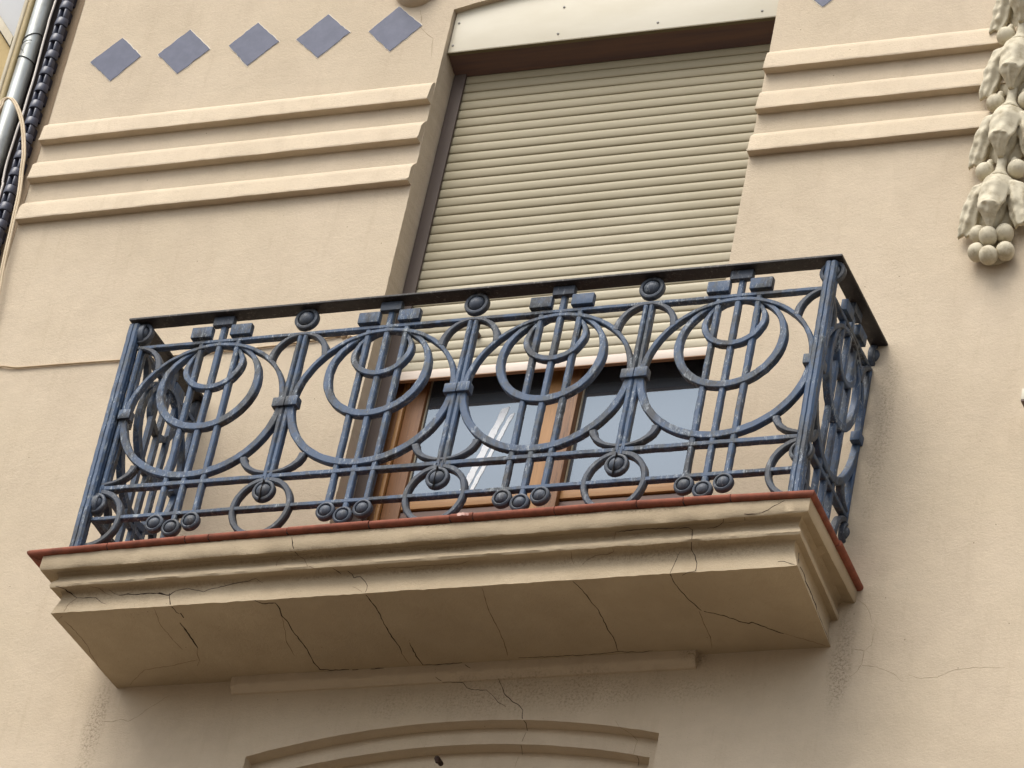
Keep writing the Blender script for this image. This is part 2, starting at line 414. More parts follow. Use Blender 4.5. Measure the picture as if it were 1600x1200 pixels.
# flat ledge under the balcony slab
mb = MB(); prof = [(0.003, -0.266), (-0.010, -0.264), (-0.016, -0.252), (-0.028, -0.245), (-0.030, -0.235), (-0.030, -0.205), (0.003, -0.205)]
n = 70; vs = []; fs = []
for i in range(n + 1):
    x = lerp(-0.857, 0.855, i / n)
    for k, (y, z) in enumerate(prof): vs.append((x, y + (0.0015 * noise.noise(Vector((x * 20, k, 2))) if y < 0 else 0), z + 0.001 * noise.noise(Vector((x * 30, k * 4, 0)))))
k = len(prof)
for i in range(n):
    for q in range(k - 1): fs.append((i * k + q, i * k + q + 1, (i + 1) * k + q + 1, (i + 1) * k + q))
fs += [tuple(range(k)), tuple(n * k + q for q in range(k))]
mb.add(vs, fs); part(mb, 'ledge_moulding', 'plaster', ang=50)

# blue diamond tiles set nearly flush, with ragged mortar edges
def diamond(cx, cz, hx=0.110, hz=0.110):
    base = [(cx - hx, cz + 0.001), (cx, cz + hz), (cx + hx * 1.02, cz), (cx, cz - hz)]
    base = [(x + random.uniform(-.004, .004), z + random.uniform(-.004, .004)) for x, z in base]
    def outline(sc, a):
        out = []
        for i in range(4):
            p, q = base[i], base[(i + 1) % 4]
            for j in range(10):
                t = j / 10; x, z = lerp(p[0], q[0], t), lerp(p[1], q[1], t)
                e = a * noise.noise(Vector((x * 40, z * 40, 3))) + a * 0.6 * noise.noise(Vector((x * 120, z * 120, 8)))
                d = math.hypot(x - cx, z - cz); out.append((cx + (x - cx) * sc * (1 + e / d), cz + (z - cz) * sc * (1 + e / d)))
        return out
    o1 = outline(1.0, 0.0035); o2 = outline(1.035, 0.006)
    mb = MB(); n = len(o1)
    mb.add([(x, 0.002, z) for x, z in o2] + [(x * 1, -0.0012, z) for x, z in o2], [tuple(range(n, 2 * n))] + [(i, (i + 1) % n, n + (i + 1) % n, n + i) for i in range(n)])
    g_ = part(mb, 'diamond_tile', 'grout', smooth=False)
    mb = MB(); mb.add([(x, 0.0, z) for x, z in o1] + [(x, -0.0032, z) for x, z in o1], [tuple(range(n, 2 * n))] + [(i, (i + 1) % n, n + (i + 1) % n, n + i) for i in range(n)])
    part(mb, 'tile_glaze', 'tile_blue', g_, smooth=False)
for cx, cz in ((-2.067, 2.768), (-1.772, 2.764), (-1.471, 2.764), (-1.174, 2.764), (-0.872, 2.757), (0.874, 2.737), (1.17, 2.735), (1.47, 2.733)): diamond(cx, cz)

# rounded plaster boss above the diamonds
bm = bmesh.new(); bmesh.ops.create_uvsphere(bm, u_segments=32, v_segments=20, radius=1.0)
for v in bm.verts:
    v.co = Vector((-0.812 + v.co.x * 0.105, v.co.y * 0.085, 2.985 + v.co.z * 0.125))
me = bpy.data.meshes.new('plaster_boss'); bm.to_mesh(me); bm.free()
me.polygons.foreach_set('use_smooth', [True] * len(me.polygons)); me.materials.append(M['plaster'])
o = bpy.data.objects.new('plaster_boss', me); scene.collection.objects.link(o); o.parent = wall

# shutter box front, soffit of the box
mb = MB(); mb.box(WX0 + 0.004, WX1 - 0.004, 0.024, 0.036, 2.631, 2.96, 0.002); pan = part(mb, 'shutter_box_panel', 'panel')
mb = MB(); mb.box(WX0 + 0.004, WX1 - 0.004, 0.0225, 0.040, 2.625, 2.6305); part(mb, 'panel_trim', 'panel_edge', pan, smooth=False)
for x, z in ((-0.605, 2.755), (-0.609, 2.645), (-0.178, 2.776), (-0.179, 2.645), (0.222, 2.645), (0.634, 2.645), (0.222, 2.78), (0.634, 2.77)):
    mb = MB(); mb.lathe_y(x - .012, z + .018, [(0.0052, 0.0252), (0.0048, 0.0218), (0.0025, 0.0206), (0.0001, 0.0204)], 12); part(mb, 'screw', 'screw', pan)
mb = MB()
mb.add([(WX0 + .003, 0.0405, 2.626), (WX1 - .003, 0.0405, 2.626), (WX1 - .003, 0.128, 2.592), (WX0 + .003, 0.128, 2.592),
        (WX0 + .003, 0.0405, 2.66), (WX1 - .003, 0.0405, 2.66), (WX1 - .003, 0.128, 2.66), (WX0 + .003, 0.128, 2.66)],
       [(0, 1, 2, 3), (4, 5, 6, 7), (0, 1, 5, 4), (2, 3, 7, 6), (1, 2, 6, 5), (0, 3, 7, 4)])
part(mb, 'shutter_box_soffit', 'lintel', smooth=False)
mb = MB(); mb.box(WX0 + .003, WX1 - .003, 0.1465, 0.20, 2.60, 2.90); part(mb, 'shutter_box_shade', 'dark', smooth=False)  # near-black sheet standing in for the shade in the gap above the slats

# roller shutter, two thirds down
def shutter():
    pitch, z0, z1 = 0.0425, 1.197, 2.60
    n = 33; x0, x1 = -0.600, 0.652
    prof = [(0.1400, 0.0010), (0.1335, 0.0012), (0.1315, 0.0032), (0.1300, 0.010), (0.1288, 0.020), (0.1290, 0.029), (0.1302, 0.0355), (0.1325, 0.0390), (0.1335, 0.0399), (0.1335, 0.0418), (0.1420, 0.0422)]
    mb = MB(); K = 26
    for s_ in range(n):
        zb = z0 + s_ * pitch; vs = []; fs = []; ty = random.uniform(-.0006, .0006)
        for i in range(K + 1):
            x = lerp(x0, x1, i / K); sag = 0.0012 * noise.noise(Vector((x * 2.1, s_ * 0.9, 0)))
            for y, z in prof: vs.append((x, y + ty, zb + z + sag))
        k = len(prof)
        for i in range(K):
            for q in range(k - 1): fs.append((i * k + q, i * k + q + 1, (i + 1) * k + q + 1, (i + 1) * k + q))
        mb.add(vs, fs)
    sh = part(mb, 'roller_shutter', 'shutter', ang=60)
    mb = MB(); mb.box(x0, x1, 0.1425, 0.1455, z0, 2.66); part(mb, 'shutter_backing', 'dark', sh, smooth=False)
    mb = MB(); mb.box(x0, x1, 0.1275, 0.1445, 1.158, 1.196, 0.003); bar = part(mb, 'bottom_bar', 'shutter_bar', sh)
    mb = MB(); mb.box(x0, x1, 0.127, 0.1445, 1.1545, 1.1575); part(mb, 'bottom_seal', 'shutter_bar_edge', sh, smooth=False)
    mb = MB(); mb.lathe_y(-0.297, 1.332, [(0.011, 0.130), (0.011, 0.112), (0.008, 0.105), (0.0001, 0.104)], 14); part(mb, 'stop_peg', 'guide', sh)
    for xa, xb in ((WX0 + 0.003, -0.588), (0.640, WX1 - 0.003)):
        mb = MB(); mb.box(xa, xb, 0.117, 0.127, 0.03, 2.598); mb.box(xa, xb, 0.146, 0.160, 0.03, 2.598)
        part(mb, 'guide_rail', 'guide', smooth=False)
shutter()

# french window behind: frame, two leaves, glass, added pale backing, dark room
def vwin():
    fr = MB()
    fr.box(WX0 + 0.004, -0.578, 0.188, 0.245, 0.03, 2.60, 0.004); fr.box(0.6625, WX1 - 0.004, 0.188, 0.245, 0.03, 2.60, 0.004)
    fr.box(-0.5775, 0.6620, 0.190, 0.245, 2.53, 2.60, 0.004)
    f = part(fr, 'window', 'wood')
    m_ = MB(); m_.box(-0.5775, -0.560, 0.180, 0.2, 0.05, 2.52, 0.005); m_.box(0.6505, 0.662, 0.180, 0.2, 0.05, 2.52, 0.004); part(m_, 'frame_bead', 'wood_ochre', f)
    s1 = MB(); s1.box(-0.5595, -0.488, 0.196, 0.238, 0.05, 2.52, 0.004); part(s1, 'stile', 'wood', f)
    s2 = MB(); s2.box(0.598, 0.650, 0.196, 0.238, 0.05, 2.52, 0.004); part(s2, 'stile', 'wood', f)
    s3 = MB(); s3.box(-0.004, 0.050, 0.198, 0.238, 0.05, 2.52, 0.003); part(s3, 'stile', 'wood_ochre', f)
    s4 = MB(); s4.box(0.0505, 0.122, 0.180, 0.238, 0.05, 2.52, 0.005); part(s4, 'stile', 'wood_worn', f)
    for xa, xb in ((-0.4875, -0.0045), (0.1225, 0.5975)):
        r_ = MB(); r_.box(xa, xb, 0.199, 0.236, 0.628, 0.692, 0.003); part(r_, 'rail', 'wood_ochre_h', f)
        r_ = MB(); r_.box(xa, xb, 0.199, 0.236, 2.44, 2.52, 0.003); part(r_, 'rail', 'wood_ochre_h', f)
        r_ = MB(); r_.box(xa, xb, 0.206, 0.232, 0.06, 0.6185); part(r_, 'lower_panel', 'lintel', f, smooth=False)
        gl = MB(); gl.box(xa, xb, 0.2180, 0.2215, 0.6925, 2.4395); part(gl, 'pane', 'glass', f, smooth=False)
        bd = MB(); bd.box(xa, xb, 0.2125, 0.2175, 0.693, 0.699); bd.box(xa, xa + .005, 0.2125, 0.2175, 0.6995, 2.43); part(bd, 'glazing_bead', 'cream_pipe', f, smooth=False)
    tp = MB()
    def strip(pts, y):
        tp.add([(x, y, z) for x, z in pts] + [(x, y + .0008, z) for x, z in pts], [tuple(range(len(pts)))] + [tuple(range(len(pts), 2 * len(pts)))])
    def ragged(a, b, w, y):
        L = []; Rr = []
        for i in range(25):
            t = i / 24; x = lerp(a[0], b[0], t); z = lerp(a[1], b[1], t)
            L.append((x - w / 2 + random.uniform(-.002, .002), z)); Rr.append((x + w / 2 + random.uniform(-.002, .002), z + .008))
        tp.add([(x, y, z) for x, z in L + Rr], [(i, i + 1, 25 + i + 1, 25 + i) for i in range(24)])
    ragged((-0.168, 1.060), (-0.268, 0.700), 0.030, 0.2168); ragged((-0.140, 1.030), (-0.236, 0.700), 0.018, 0.2166)
    part(tp, 'glass_tape', 'tape', f, smooth=False)
    cu = MB(); n = 90; vs = []
    for i in range(n + 1):
        x = lerp(-0.56, 0.61, i / n); vs += [(x, 0.34 + 0.006 * math.sin(i * 1.1), 0.06), (x, 0.34 + 0.006 * math.sin(i * 1.1), 2.5)]
    cu.add(vs, [(2 * i, 2 * i + 1, 2 * i + 3, 2 * i + 2) for i in range(n)]); part(cu, 'pale_backing', 'pale_sheet', f)  # pale bluish sheet added behind the panes to brighten the glass
    rm = MB(); rm.box(-1.2, 1.2, 0.302, 2.2, -0.4, 3.0)
    me_o = part(rm, 'room', 'room', smooth=False)
vwin()

# lower arched window (mostly below the picture) and the neighbouring window at the right edge
mb = MB(); mb.box(-0.655, 0.678, 0.25, 0.28, -2.9, -0.60); f2 = part(mb, 'lower_window', 'wood', smooth=False)
mb = MB(); mb.box(-0.56, -0.03, 0.24, 0.249, -2.8, -0.75); mb.box(0.05, 0.58, 0.24, 0.249, -2.8, -0.75); part(mb, 'pane', 'glass', f2, smooth=False)
mb = MB(); mb.box(1.894, 3.2, -0.120, 0.0, 0.662, 0.706, 0.001)
lg = mb.build('stone_ledge', M['panel']); tag(lg, 'pale ledge with a dark underside just entering at the right edge', 'ledge')
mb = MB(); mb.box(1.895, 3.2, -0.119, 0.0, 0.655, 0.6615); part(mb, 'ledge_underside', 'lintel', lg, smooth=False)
mb = MB(); mb.tube([(-0.031, 0.052, -0.555), (-0.030, 0.012, -0.558), (-0.024, 0.004, -0.566), (-0.022, 0.006, -0.580)], [0.009, 0.010, 0.009, 0.006], 8)
hk = mb.build('iron_hook', M['rust']); tag(hk, 'small rusty iron hook sticking out of the arched recess under the balcony', 'hook')

# ------------------------------------------------------------------ balcony slab
def slab():
    # (y front, z left, z right, xL front, xL wall, xR front, xR wall)
    lv = [(-0.528, 0.004, 0.020, -1.400, -1.365, 1.384, 1.372),
          (-0.535, -0.008, 0.008, -1.404, -1.370, 1.389, 1.377),
          (-0.536, -0.060, -0.040, -1.405, -1.371, 1.390, 1.378),
          (-0.532, -0.067, -0.046, -1.402, -1.368, 1.387, 1.374),
          (-0.496, -0.058, -0.038, -1.362, -1.330, 1.354, 1.334),
          (-0.489, -0.066, -0.048, -1.352, -1.320, 1.345, 1.320),
          (-0.490, -0.082, -0.068, -1.351, -1.319, 1.345, 1.316),
          (-0.503, -0.101, -0.087, -1.361, -1.329, 1.358, 1.325),
          (-0.509, -0.116, -0.103, -1.366, -1.333, 1.363, 1.329),
          (-0.505, -0.123, -0.110, -1.362, -1.330, 1.360, 1.326),
          (-0.474, -0.120, -0.110, -1.338, -1.305, 1.336, 1.304),
          (-0.465, -0.128, -0.120, -1.332, -1.299, 1.331, 1.298),
          (-0.463, -0.148, -0.143, -1.332, -1.300, 1.333, 1.298),
          (-0.471, -0.185, -0.187, -1.343, -1.311, 1.349, 1.309),
          (-0.476, -0.212, -0.214, -1.350, -1.317, 1.358, 1.316)]
    NF, NS = 130, 26; mb = MB(); rows = []
    for li, (yf, zl, zr, xlf, xlw, xrf, xrw) in enumerate(lv):
        row = []
        for i in range(NS): t = i / NS; row.append((lerp(xlw, xlf, t), lerp(0.003, yf, t), lerp(zl + .004, zl, t)))
        for i in range(NF): t = i / NF; row.append((lerp(xlf, xrf, t), yf, lerp(zl, zr, t)))
        for i in range(NS + 1): t = i / NS; row.append((lerp(xrf, xrw, t), lerp(yf, 0.003, t), lerp(zr, zr + 0.008, t)))
        rr = []
        for (x, y, z) in row:
            q = Vector((x * 11, y * 11, li * 2.3)); q2 = Vector((x * 55, y * 55, li * 5.3))
            a = 0.0020 * noise.noise(q) + 0.0020 * noise.noise(q2); b = 0.0022 * noise.noise(q + Vector((7, 3, 1))) + 0.0018 * noise.noise(q2 + Vector((1, 9, 4)))
            if y > -0.01: a = 0
            rr.append((x, y + a, z + b))
        rows.append(rr)
    n = len(rows[0]); vs = [v for r_ in rows for v in r_]; fs = []
    for j in range(len(rows) - 1):
        for i in range(n - 1): fs.append((j * n + i, j * n + i + 1, (j + 1) * n + i + 1, (j + 1) * n + i))
    mb.add(vs, fs)
    # soffit: gently uneven grid
    last = rows[-1]; G = 14; left = last[:NS + 1]; rt = last[NS + NF:]
    vs = []; 
    fr = last[NS:NS + NF + 1]
    for g_ in range(G + 1):
        t = g_ / G
        for i in range(NF + 1):
            s_ = i / NF
            xl = lerp(left[-1][0], left[0][0], t); xr = lerp(rt[0][0], rt[-1][0], t)
            if g_ == 0: vs.append(fr[i])
            else:
                x = lerp(xl, xr, s_); y = lerp(-0.476, 0.003, t)
                z = lerp(-0.213, -0.207, t) + (0.0022 * noise.noise(Vector((x * 5, y * 5, 0))) if 0 < i < NF else 0)
                vs.append((x, y, z))
    fs = [(g_ * (NF + 1) + i, g_ * (NF + 1) + i + 1, (g_ + 1) * (NF + 1) + i + 1, (g_ + 1) * (NF + 1) + i) for g_ in range(G) for i in range(NF)]
    mb.add(vs, fs)
    mb.add([(-1.39, -0.52, 0.004), (1.38, -0.52, 0.004), (1.36, 0.003, 0.004), (-1.36, 0.003, 0.004)], [(0, 1, 2, 3)])
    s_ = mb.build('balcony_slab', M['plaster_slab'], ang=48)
    tag(s_, 'cracked beige balcony slab with stepped moulding and a red tile edge', 'balcony')
    return s_
balc = slab()
ZT = [(-1.47, .012), (-1.15, .020), (-.85, .028), (0, .036), (.8, .042), (1.12, .039), (1.42, .033)]
def ztop(x):
    for (a, za), (b, zb) in zip(ZT, ZT[1:]):
        if x <= b: return lerp(za, zb, (x - a) / (b - a))
    return ZT[-1][1]
NOSE = [(0.16, 0.0), (0.012, 0.0), (0.004, -0.0025), (0.0, -0.008), (0.0, -0.016), (0.004, -0.0215), (0.010, -0.024), (0.16, -0.024)]
def nose_piece(p0, p1, d0, d1, mat='terracotta'):
    mb = MB(); n = 6; vs = []; dz = random.uniform(-.0012, .0012); do = random.uniform(-.0015, .0015)
    for i in range(n + 1):
        t = i / n; px, py = lerp(p0[0], p1[0], t), lerp(p0[1], p1[1], t); dx, dy = lerp(d0[0], d1[0], t), lerp(d0[1], d1[1], t)
        for (o_, z) in NOSE: vs.append((px + dx * (o_ + do), py + dy * (o_ + do), ztop(px) + z + dz + 0.0004 * noise.noise(Vector((px * 40, py * 40, o_ * 90)))))
    k = len(NOSE); fs = []
    for i in range(n):
        for q in range(k): fs.append((i * k + q, i * k + (q + 1) % k, (i + 1) * k + (q + 1) % k, (i + 1) * k + q))
    fs += [tuple(range(k)), tuple(n * k + q for q in range(k))]
    mb.add(vs, fs); return mb.build('edge_tile', M[mat], balc, ang=40)
seams = [-1.461, -1.154, -0.859, -0.770, -0.475, -0.173, 0.123, 0.206, 0.498, 0.788, 0.952, 1.116, 1.405]
yf = -0.551; gp = 0.0016
for i in range(len(seams) - 1):
    a, b = seams[i], seams[i + 1]
    d0 = (0, 1) if i else (1, 1); d1 = (0, 1) if i < len(seams) - 2 else (-1, 1)
    nose_piece((a + gp * (i > 0), yf), (b - gp * (i < len(seams) - 2), yf), d0, d1, 'terracotta_pale' if i == 5 and False else 'terracotta')
mb = MB()
for s_ in seams[1:-1]: mb.box(s_ - .0022, s_ + .0022, yf + .006, yf + .1, ztop(s_) - .024, ztop(s_) - .003)
part(mb, 'tile_joint', 'joint', balc, smooth=False)
# mortar smear over one tile
mb = MB(); mb.add([(lerp(0.145, 0.197, i / 8), yf - 0.0035 + 0.003 * abs(i - 4) / 4, ztop(.17) - (.004 if j else .015) + random.uniform(-.002, .002)) for i in range(9) for j in (0, 1)],
                  [(2 * i, 2 * i + 1, 2 * i + 3, 2 * i + 2) for i in range(8)]); part(mb, 'mortar_smear', 'terracotta_pale', balc)
ys = [-0.551, -0.27, -0.02]
for a, b in ((-0.551, -0.262), (-0.259, 0.0)):
    d0 = (-1, 1) if a == -0.551 else (-1, 0)
    nose_piece((1.405, a), (1.397, b), d0, (-1, 0))
    d0 = (1, 1) if a == -0.551 else (1, 0)
    nose_piece((-1.461, a), (-1.440, b), d0, (1, 0))
mb = MB()
mb.box(-1.30, 1.24, -0.389, 0.0, 0.005, 0.012)
part(mb, 'floor_tiles', 'terracotta', balc, smooth=False)

# hairline and open cracks, surveyed as (surface, width mm, faint, points)
CRACKS = [
('s',2.2,0,[(-0.5745,-0.4752,-0.2122),(-0.5652,-0.4647,-0.2126),(-0.5546,-0.455,-0.2128),(-0.545,-0.4532,-0.2128),(-0.5307,-0.4566,-0.2133),(-0.5171,-0.4547,-0.2132),(-0.5071,-0.4543,-0.2131),(-0.5053,-0.4382,-0.2127),(-0.5056,-0.4192,-0.2127),(-0.5114,-0.3973,-0.2126),(-0.5164,-0.3777,-0.2125),(-0.5135,-0.364,-0.2124),(-0.5114,-0.3539,-0.2123),(-0.5095,-0.3382,-0.2122),(-0.5126,-0.3128,-0.2119),(-0.5154,-0.2914,-0.2116),(-0.5159,-0.2754,-0.2113),(-0.5156,-0.2603,-0.211),(-0.5118,-0.2502,-0.2109),(-0.514,-0.2353,-0.2105),(-0.513,-0.2192,-0.2102),(-0.5116,-0.2028,-0.2099),(-0.5116,-0.1851,-0.2097),(-0.5113,-0.1671,-0.2095),(-0.5143,-0.1453,-0.2093),(-0.5164,-0.1256,-0.2091),(-0.5183,-0.1056,-0.209),(-0.5207,-0.0886,-0.2089),(-0.5188,-0.0712,-0.2088),(-0.516,-0.0585,-0.2087),(-0.5155,-0.0441,-0.2085),(-0.5032,-0.0419,-0.2085),(-0.4925,-0.043,-0.2085),(-0.4815,-0.036,-0.2084),(-0.4723,-0.0354,-0.2083),(-0.4585,-0.0369,-0.2083),(-0.4478,-0.033,-0.2081),(-0.4338,-0.0347,-0.208),(-0.4229,-0.0342,-0.2079),(-0.4114,-0.032,-0.2078)]),
('w',2.2,0,[(-0.3994,-0.03,-0.2091),(-0.3886,-0.0299,-0.2094),(-0.3768,-0.03,-0.208)]),
('w',2.2,0,[(-0.3299,-0.0301,-0.2097),(-0.3169,-0.0301,-0.2102),(-0.3035,-0.0299,-0.2082),(-0.2929,-0.0299,-0.2087),(-0.2808,-0.03,-0.2088)]),
('s',1,1,[(-0.5164,-0.3777,-0.2125),(-0.5217,-0.3594,-0.2123),(-0.5255,-0.3421,-0.2121),(-0.5331,-0.3233,-0.2118),(-0.5381,-0.3076,-0.2115),(-0.5417,-0.2881,-0.2112),(-0.5486,-0.2703,-0.2108),(-0.5553,-0.2518,-0.2104),(-0.5629,-0.2337,-0.2101),(-0.5673,-0.2161,-0.2098),(-0.5679,-0.2004,-0.2096),(-0.5685,-0.1852,-0.2094),(-0.5704,-0.1673,-0.2092),(-0.5721,-0.1553,-0.2091),(-0.5726,-0.1369,-0.2089)]),
('s',2,0,[(-0.1668,-0.4743,-0.2068),(-0.1677,-0.4635,-0.2123),(-0.1659,-0.4501,-0.2123),(-0.1657,-0.4356,-0.2121),(-0.1654,-0.4194,-0.2118),(-0.1638,-0.4051,-0.2115),(-0.1622,-0.3918,-0.2112),(-0.1646,-0.3726,-0.2109),(-0.1645,-0.3583,-0.2107),(-0.1654,-0.3423,-0.2104),(-0.1701,-0.3244,-0.2103),(-0.1702,-0.3087,-0.2102),(-0.174,-0.2896,-0.2101),(-0.1735,-0.2743,-0.21),(-0.1735,-0.2603,-0.2099),(-0.1769,-0.2425,-0.2098),(-0.1754,-0.2279,-0.2097),(-0.1774,-0.2122,-0.2096),(-0.1757,-0.199,-0.2095),(-0.1751,-0.1807,-0.2093),(-0.1749,-0.169,-0.2092),(-0.1732,-0.153,-0.2091),(-0.1766,-0.1307,-0.2091),(-0.1826,-0.1069,-0.2089)]),
('s',1,1,[(-0.1826,-0.1069,-0.2089),(-0.1805,-0.0922,-0.2088),(-0.1816,-0.0756,-0.2086),(-0.1807,-0.0596,-0.2085),(-0.1801,-0.043,-0.2082)]),
('s',2,0,[(-0.1278,-0.1718,-0.2091),(-0.1321,-0.1535,-0.2091),(-0.1311,-0.1369,-0.2091),(-0.1343,-0.1211,-0.2092),(-0.1329,-0.1086,-0.2092),(-0.1367,-0.0911,-0.2091),(-0.135,-0.0725,-0.209),(-0.1346,-0.0549,-0.2089),(-0.1332,-0.0353,-0.2087),(-0.121,-0.0361,-0.2088),(-0.1085,-0.037,-0.2089),(-0.0983,-0.0331,-0.2088),(-0.0874,-0.0315,-0.2088),(-0.0756,-0.0327,-0.2087),(-0.0655,-0.0327,-0.2086),(-0.0551,-0.0343,-0.2085),(-0.0431,-0.0333,-0.2084),(-0.0338,-0.0316,-0.2082),(-0.021,-0.0351,-0.2081),(-0.0123,-0.0329,-0.2079),(-0.0005,-0.0336,-0.2078),(0.0111,-0.0355,-0.2076)]),
('w',2,0,[(0.0205,-0.0302,-0.2136),(0.0312,-0.0301,-0.2219),(0.0439,-0.03,-0.2294)]),
('s',1.3,1,[(0.2521,-0.4624,-0.2133),(0.2496,-0.4441,-0.2125),(0.2432,-0.4197,-0.2121),(0.2395,-0.4015,-0.2117),(0.2341,-0.38,-0.2113),(0.23,-0.3586,-0.2107),(0.2255,-0.3367,-0.2102),(0.2232,-0.3209,-0.2099),(0.2219,-0.3032,-0.2096),(0.2206,-0.2831,-0.2095),(0.2181,-0.2652,-0.2094),(0.218,-0.2482,-0.2094),(0.2164,-0.2285,-0.2095),(0.216,-0.2114,-0.2096),(0.2128,-0.1935,-0.2096),(0.2094,-0.1734,-0.2096),(0.2088,-0.1551,-0.2094),(0.2051,-0.1352,-0.2092),(0.2002,-0.1163,-0.2089),(0.1977,-0.099,-0.2085),(0.193,-0.0792,-0.2081),(0.1879,-0.0613,-0.2077)]),
('s',1.6,0,[(0.5732,-0.4755,-0.2099),(0.5785,-0.4663,-0.2133),(0.5814,-0.4531,-0.213),(0.5855,-0.4421,-0.2128),(0.5881,-0.4265,-0.2125),(0.5915,-0.4142,-0.2123),(0.5916,-0.397,-0.212),(0.5952,-0.3841,-0.2118),(0.5954,-0.3667,-0.2116),(0.5959,-0.3531,-0.2115),(0.5962,-0.3372,-0.2114),(0.5998,-0.3223,-0.2113),(0.6026,-0.309,-0.2112),(0.6041,-0.2955,-0.2111),(0.6013,-0.2782,-0.2109),(0.6005,-0.2634,-0.2107),(0.6016,-0.2465,-0.2105),(0.5979,-0.2291,-0.2102),(0.5987,-0.2111,-0.2098),(0.5953,-0.192,-0.2093),(0.5931,-0.1745,-0.2088),(0.5945,-0.1587,-0.2085),(0.5956,-0.1443,-0.2081),(0.5958,-0.1315,-0.2079),(0.5938,-0.1137,-0.2076),(0.5923,-0.0984,-0.2074),(0.5881,-0.0771,-0.2073),(0.5843,-0.0635,-0.2073),(0.5826,-0.0454,-0.2073)]),
('s',1.5,0,[(0.2205,-0.0428,-0.2078),(0.231,-0.0445,-0.208),(0.2407,-0.0421,-0.2081),(0.2534,-0.0431,-0.2083),(0.2628,-0.0431,-0.2085),(0.2732,-0.0428,-0.2086),(0.2828,-0.0423,-0.2087),(0.2963,-0.0423,-0.2088),(0.3065,-0.0434,-0.2088),(0.3156,-0.04,-0.2088),(0.3265,-0.0409,-0.2087),(0.3363,-0.0406,-0.2086),(0.3498,-0.0423,-0.2085),(0.3577,-0.0394,-0.2084),(0.3723,-0.0402,-0.2082),(0.3819,-0.0392,-0.208),(0.3935,-0.0416,-0.2079),(0.4056,-0.0402,-0.2077),(0.4169,-0.0411,-0.2076),(0.4279,-0.0365,-0.2075),(0.4385,-0.0374,-0.2075),(0.45,-0.0361,-0.2074),(0.463,-0.0386,-0.2074),(0.4737,-0.037,-0.2074),(0.4848,-0.0385,-0.2074),(0.4948,-0.0396,-0.2075),(0.5054,-0.0383,-0.2075),(0.5154,-0.0381,-0.2075),(0.5281,-0.0409,-0.2075),(0.5385,-0.0405,-0.2075),(0.551,-0.0427,-0.2075),(0.5605,-0.0428,-0.2075),(0.5731,-0.0451,-0.2074),(0.5826,-0.0454,-0.2073),(0.5935,-0.0451,-0.2072),(0.6024,-0.0409,-0.2071),(0.6138,-0.0378,-0.207),(0.6261,-0.0396,-0.2068),(0.6345,-0.038,-0.2067),(0.6441,-0.0339,-0.2065),(0.6559,-0.0331,-0.2064),(0.6661,-0.0319,-0.2063),(0.6788,-0.0348,-0.2062),(0.6924,-0.0372,-0.2062),(0.7026,-0.0359,-0.2062)]),
('s',2.2,0,[(0.9222,-0.4724,-0.213),(0.919,-0.4528,-0.2126),(0.9165,-0.4315,-0.2122),(0.9167,-0.4162,-0.2118),(0.9192,-0.3991,-0.2115),(0.9199,-0.3826,-0.2113),(0.9225,-0.3668,-0.2112),(0.9266,-0.3545,-0.2112),(0.9282,-0.3376,-0.2111),(0.9307,-0.3224,-0.2112),(0.936,-0.31,-0.2112),(0.9417,-0.297,-0.2112),(0.9448,-0.2817,-0.2112),(0.9477,-0.2688,-0.2112),(0.9528,-0.2559,-0.211)]),
('s',2.2,0,[(0.9601,-0.2513,-0.2109),(0.9682,-0.2446,-0.2107),(0.9797,-0.2393,-0.2105),(0.9887,-0.2368,-0.2104),(0.9973,-0.2301,-0.2101),(1.0067,-0.2228,-0.2099),(1.0163,-0.2199,-0.2097),(1.0248,-0.2128,-0.2095),(1.0313,-0.2022,-0.2092),(1.0422,-0.1974,-0.209),(1.0513,-0.1886,-0.2089),(1.0575,-0.1784,-0.2087),(1.0672,-0.1733,-0.2086),(1.0771,-0.169,-0.2086),(1.0862,-0.1642,-0.2086),(1.0995,-0.1705,-0.2088),(1.1085,-0.162,-0.2088),(1.1172,-0.1548,-0.209),(1.1241,-0.1466,-0.2091),(1.135,-0.1401,-0.2092),(1.1415,-0.1297,-0.2093),(1.1514,-0.1237,-0.2095),(1.1589,-0.1168,-0.2095),(1.1678,-0.1081,-0.2096),(1.176,-0.1009,-0.2097),(1.1858,-0.0958,-0.2097)]),
('s',1.1,1,[(1.1858,-0.0958,-0.2097),(1.1943,-0.0916,-0.2096),(1.2043,-0.0819,-0.2094),(1.2124,-0.0785,-0.2094),(1.2211,-0.0692,-0.2092),(1.2308,-0.064,-0.209),(1.2395,-0.0598,-0.2089),(1.2467,-0.0536,-0.2087),(1.2543,-0.0455,-0.2085),(1.2618,-0.0412,-0.2084),(1.2718,-0.0362,-0.2083),(1.2782,-0.0256,-0.208),(1.2874,-0.0223,-0.2079),(1.2938,-0.0153,-0.2078),(1.3016,-0.0096,-0.2075)]),
('s',1.1,1,[(0.943,-0.2534,-0.2111),(0.9419,-0.2358,-0.211),(0.94,-0.2159,-0.2108),(0.9366,-0.1959,-0.2105),(0.9345,-0.1781,-0.2102),(0.9339,-0.1589,-0.2099),(0.9325,-0.14,-0.2096),(0.9303,-0.1206,-0.2093),(0.9302,-0.1015,-0.2091),(0.926,-0.0849,-0.2089),(0.9201,-0.0653,-0.2086),(0.9178,-0.0526,-0.2085),(0.9112,-0.0338,-0.2082)]),
('s',2.4,0,[(-0.915,-0.4632,-0.1512),(-0.9099,-0.467,-0.1685),(-0.9027,-0.4706,-0.1852),(-0.8945,-0.4744,-0.2048),(-0.8888,-0.468,-0.2127),(-0.8859,-0.4558,-0.2124),(-0.8875,-0.4379,-0.212),(-0.881,-0.4254,-0.2118)]),
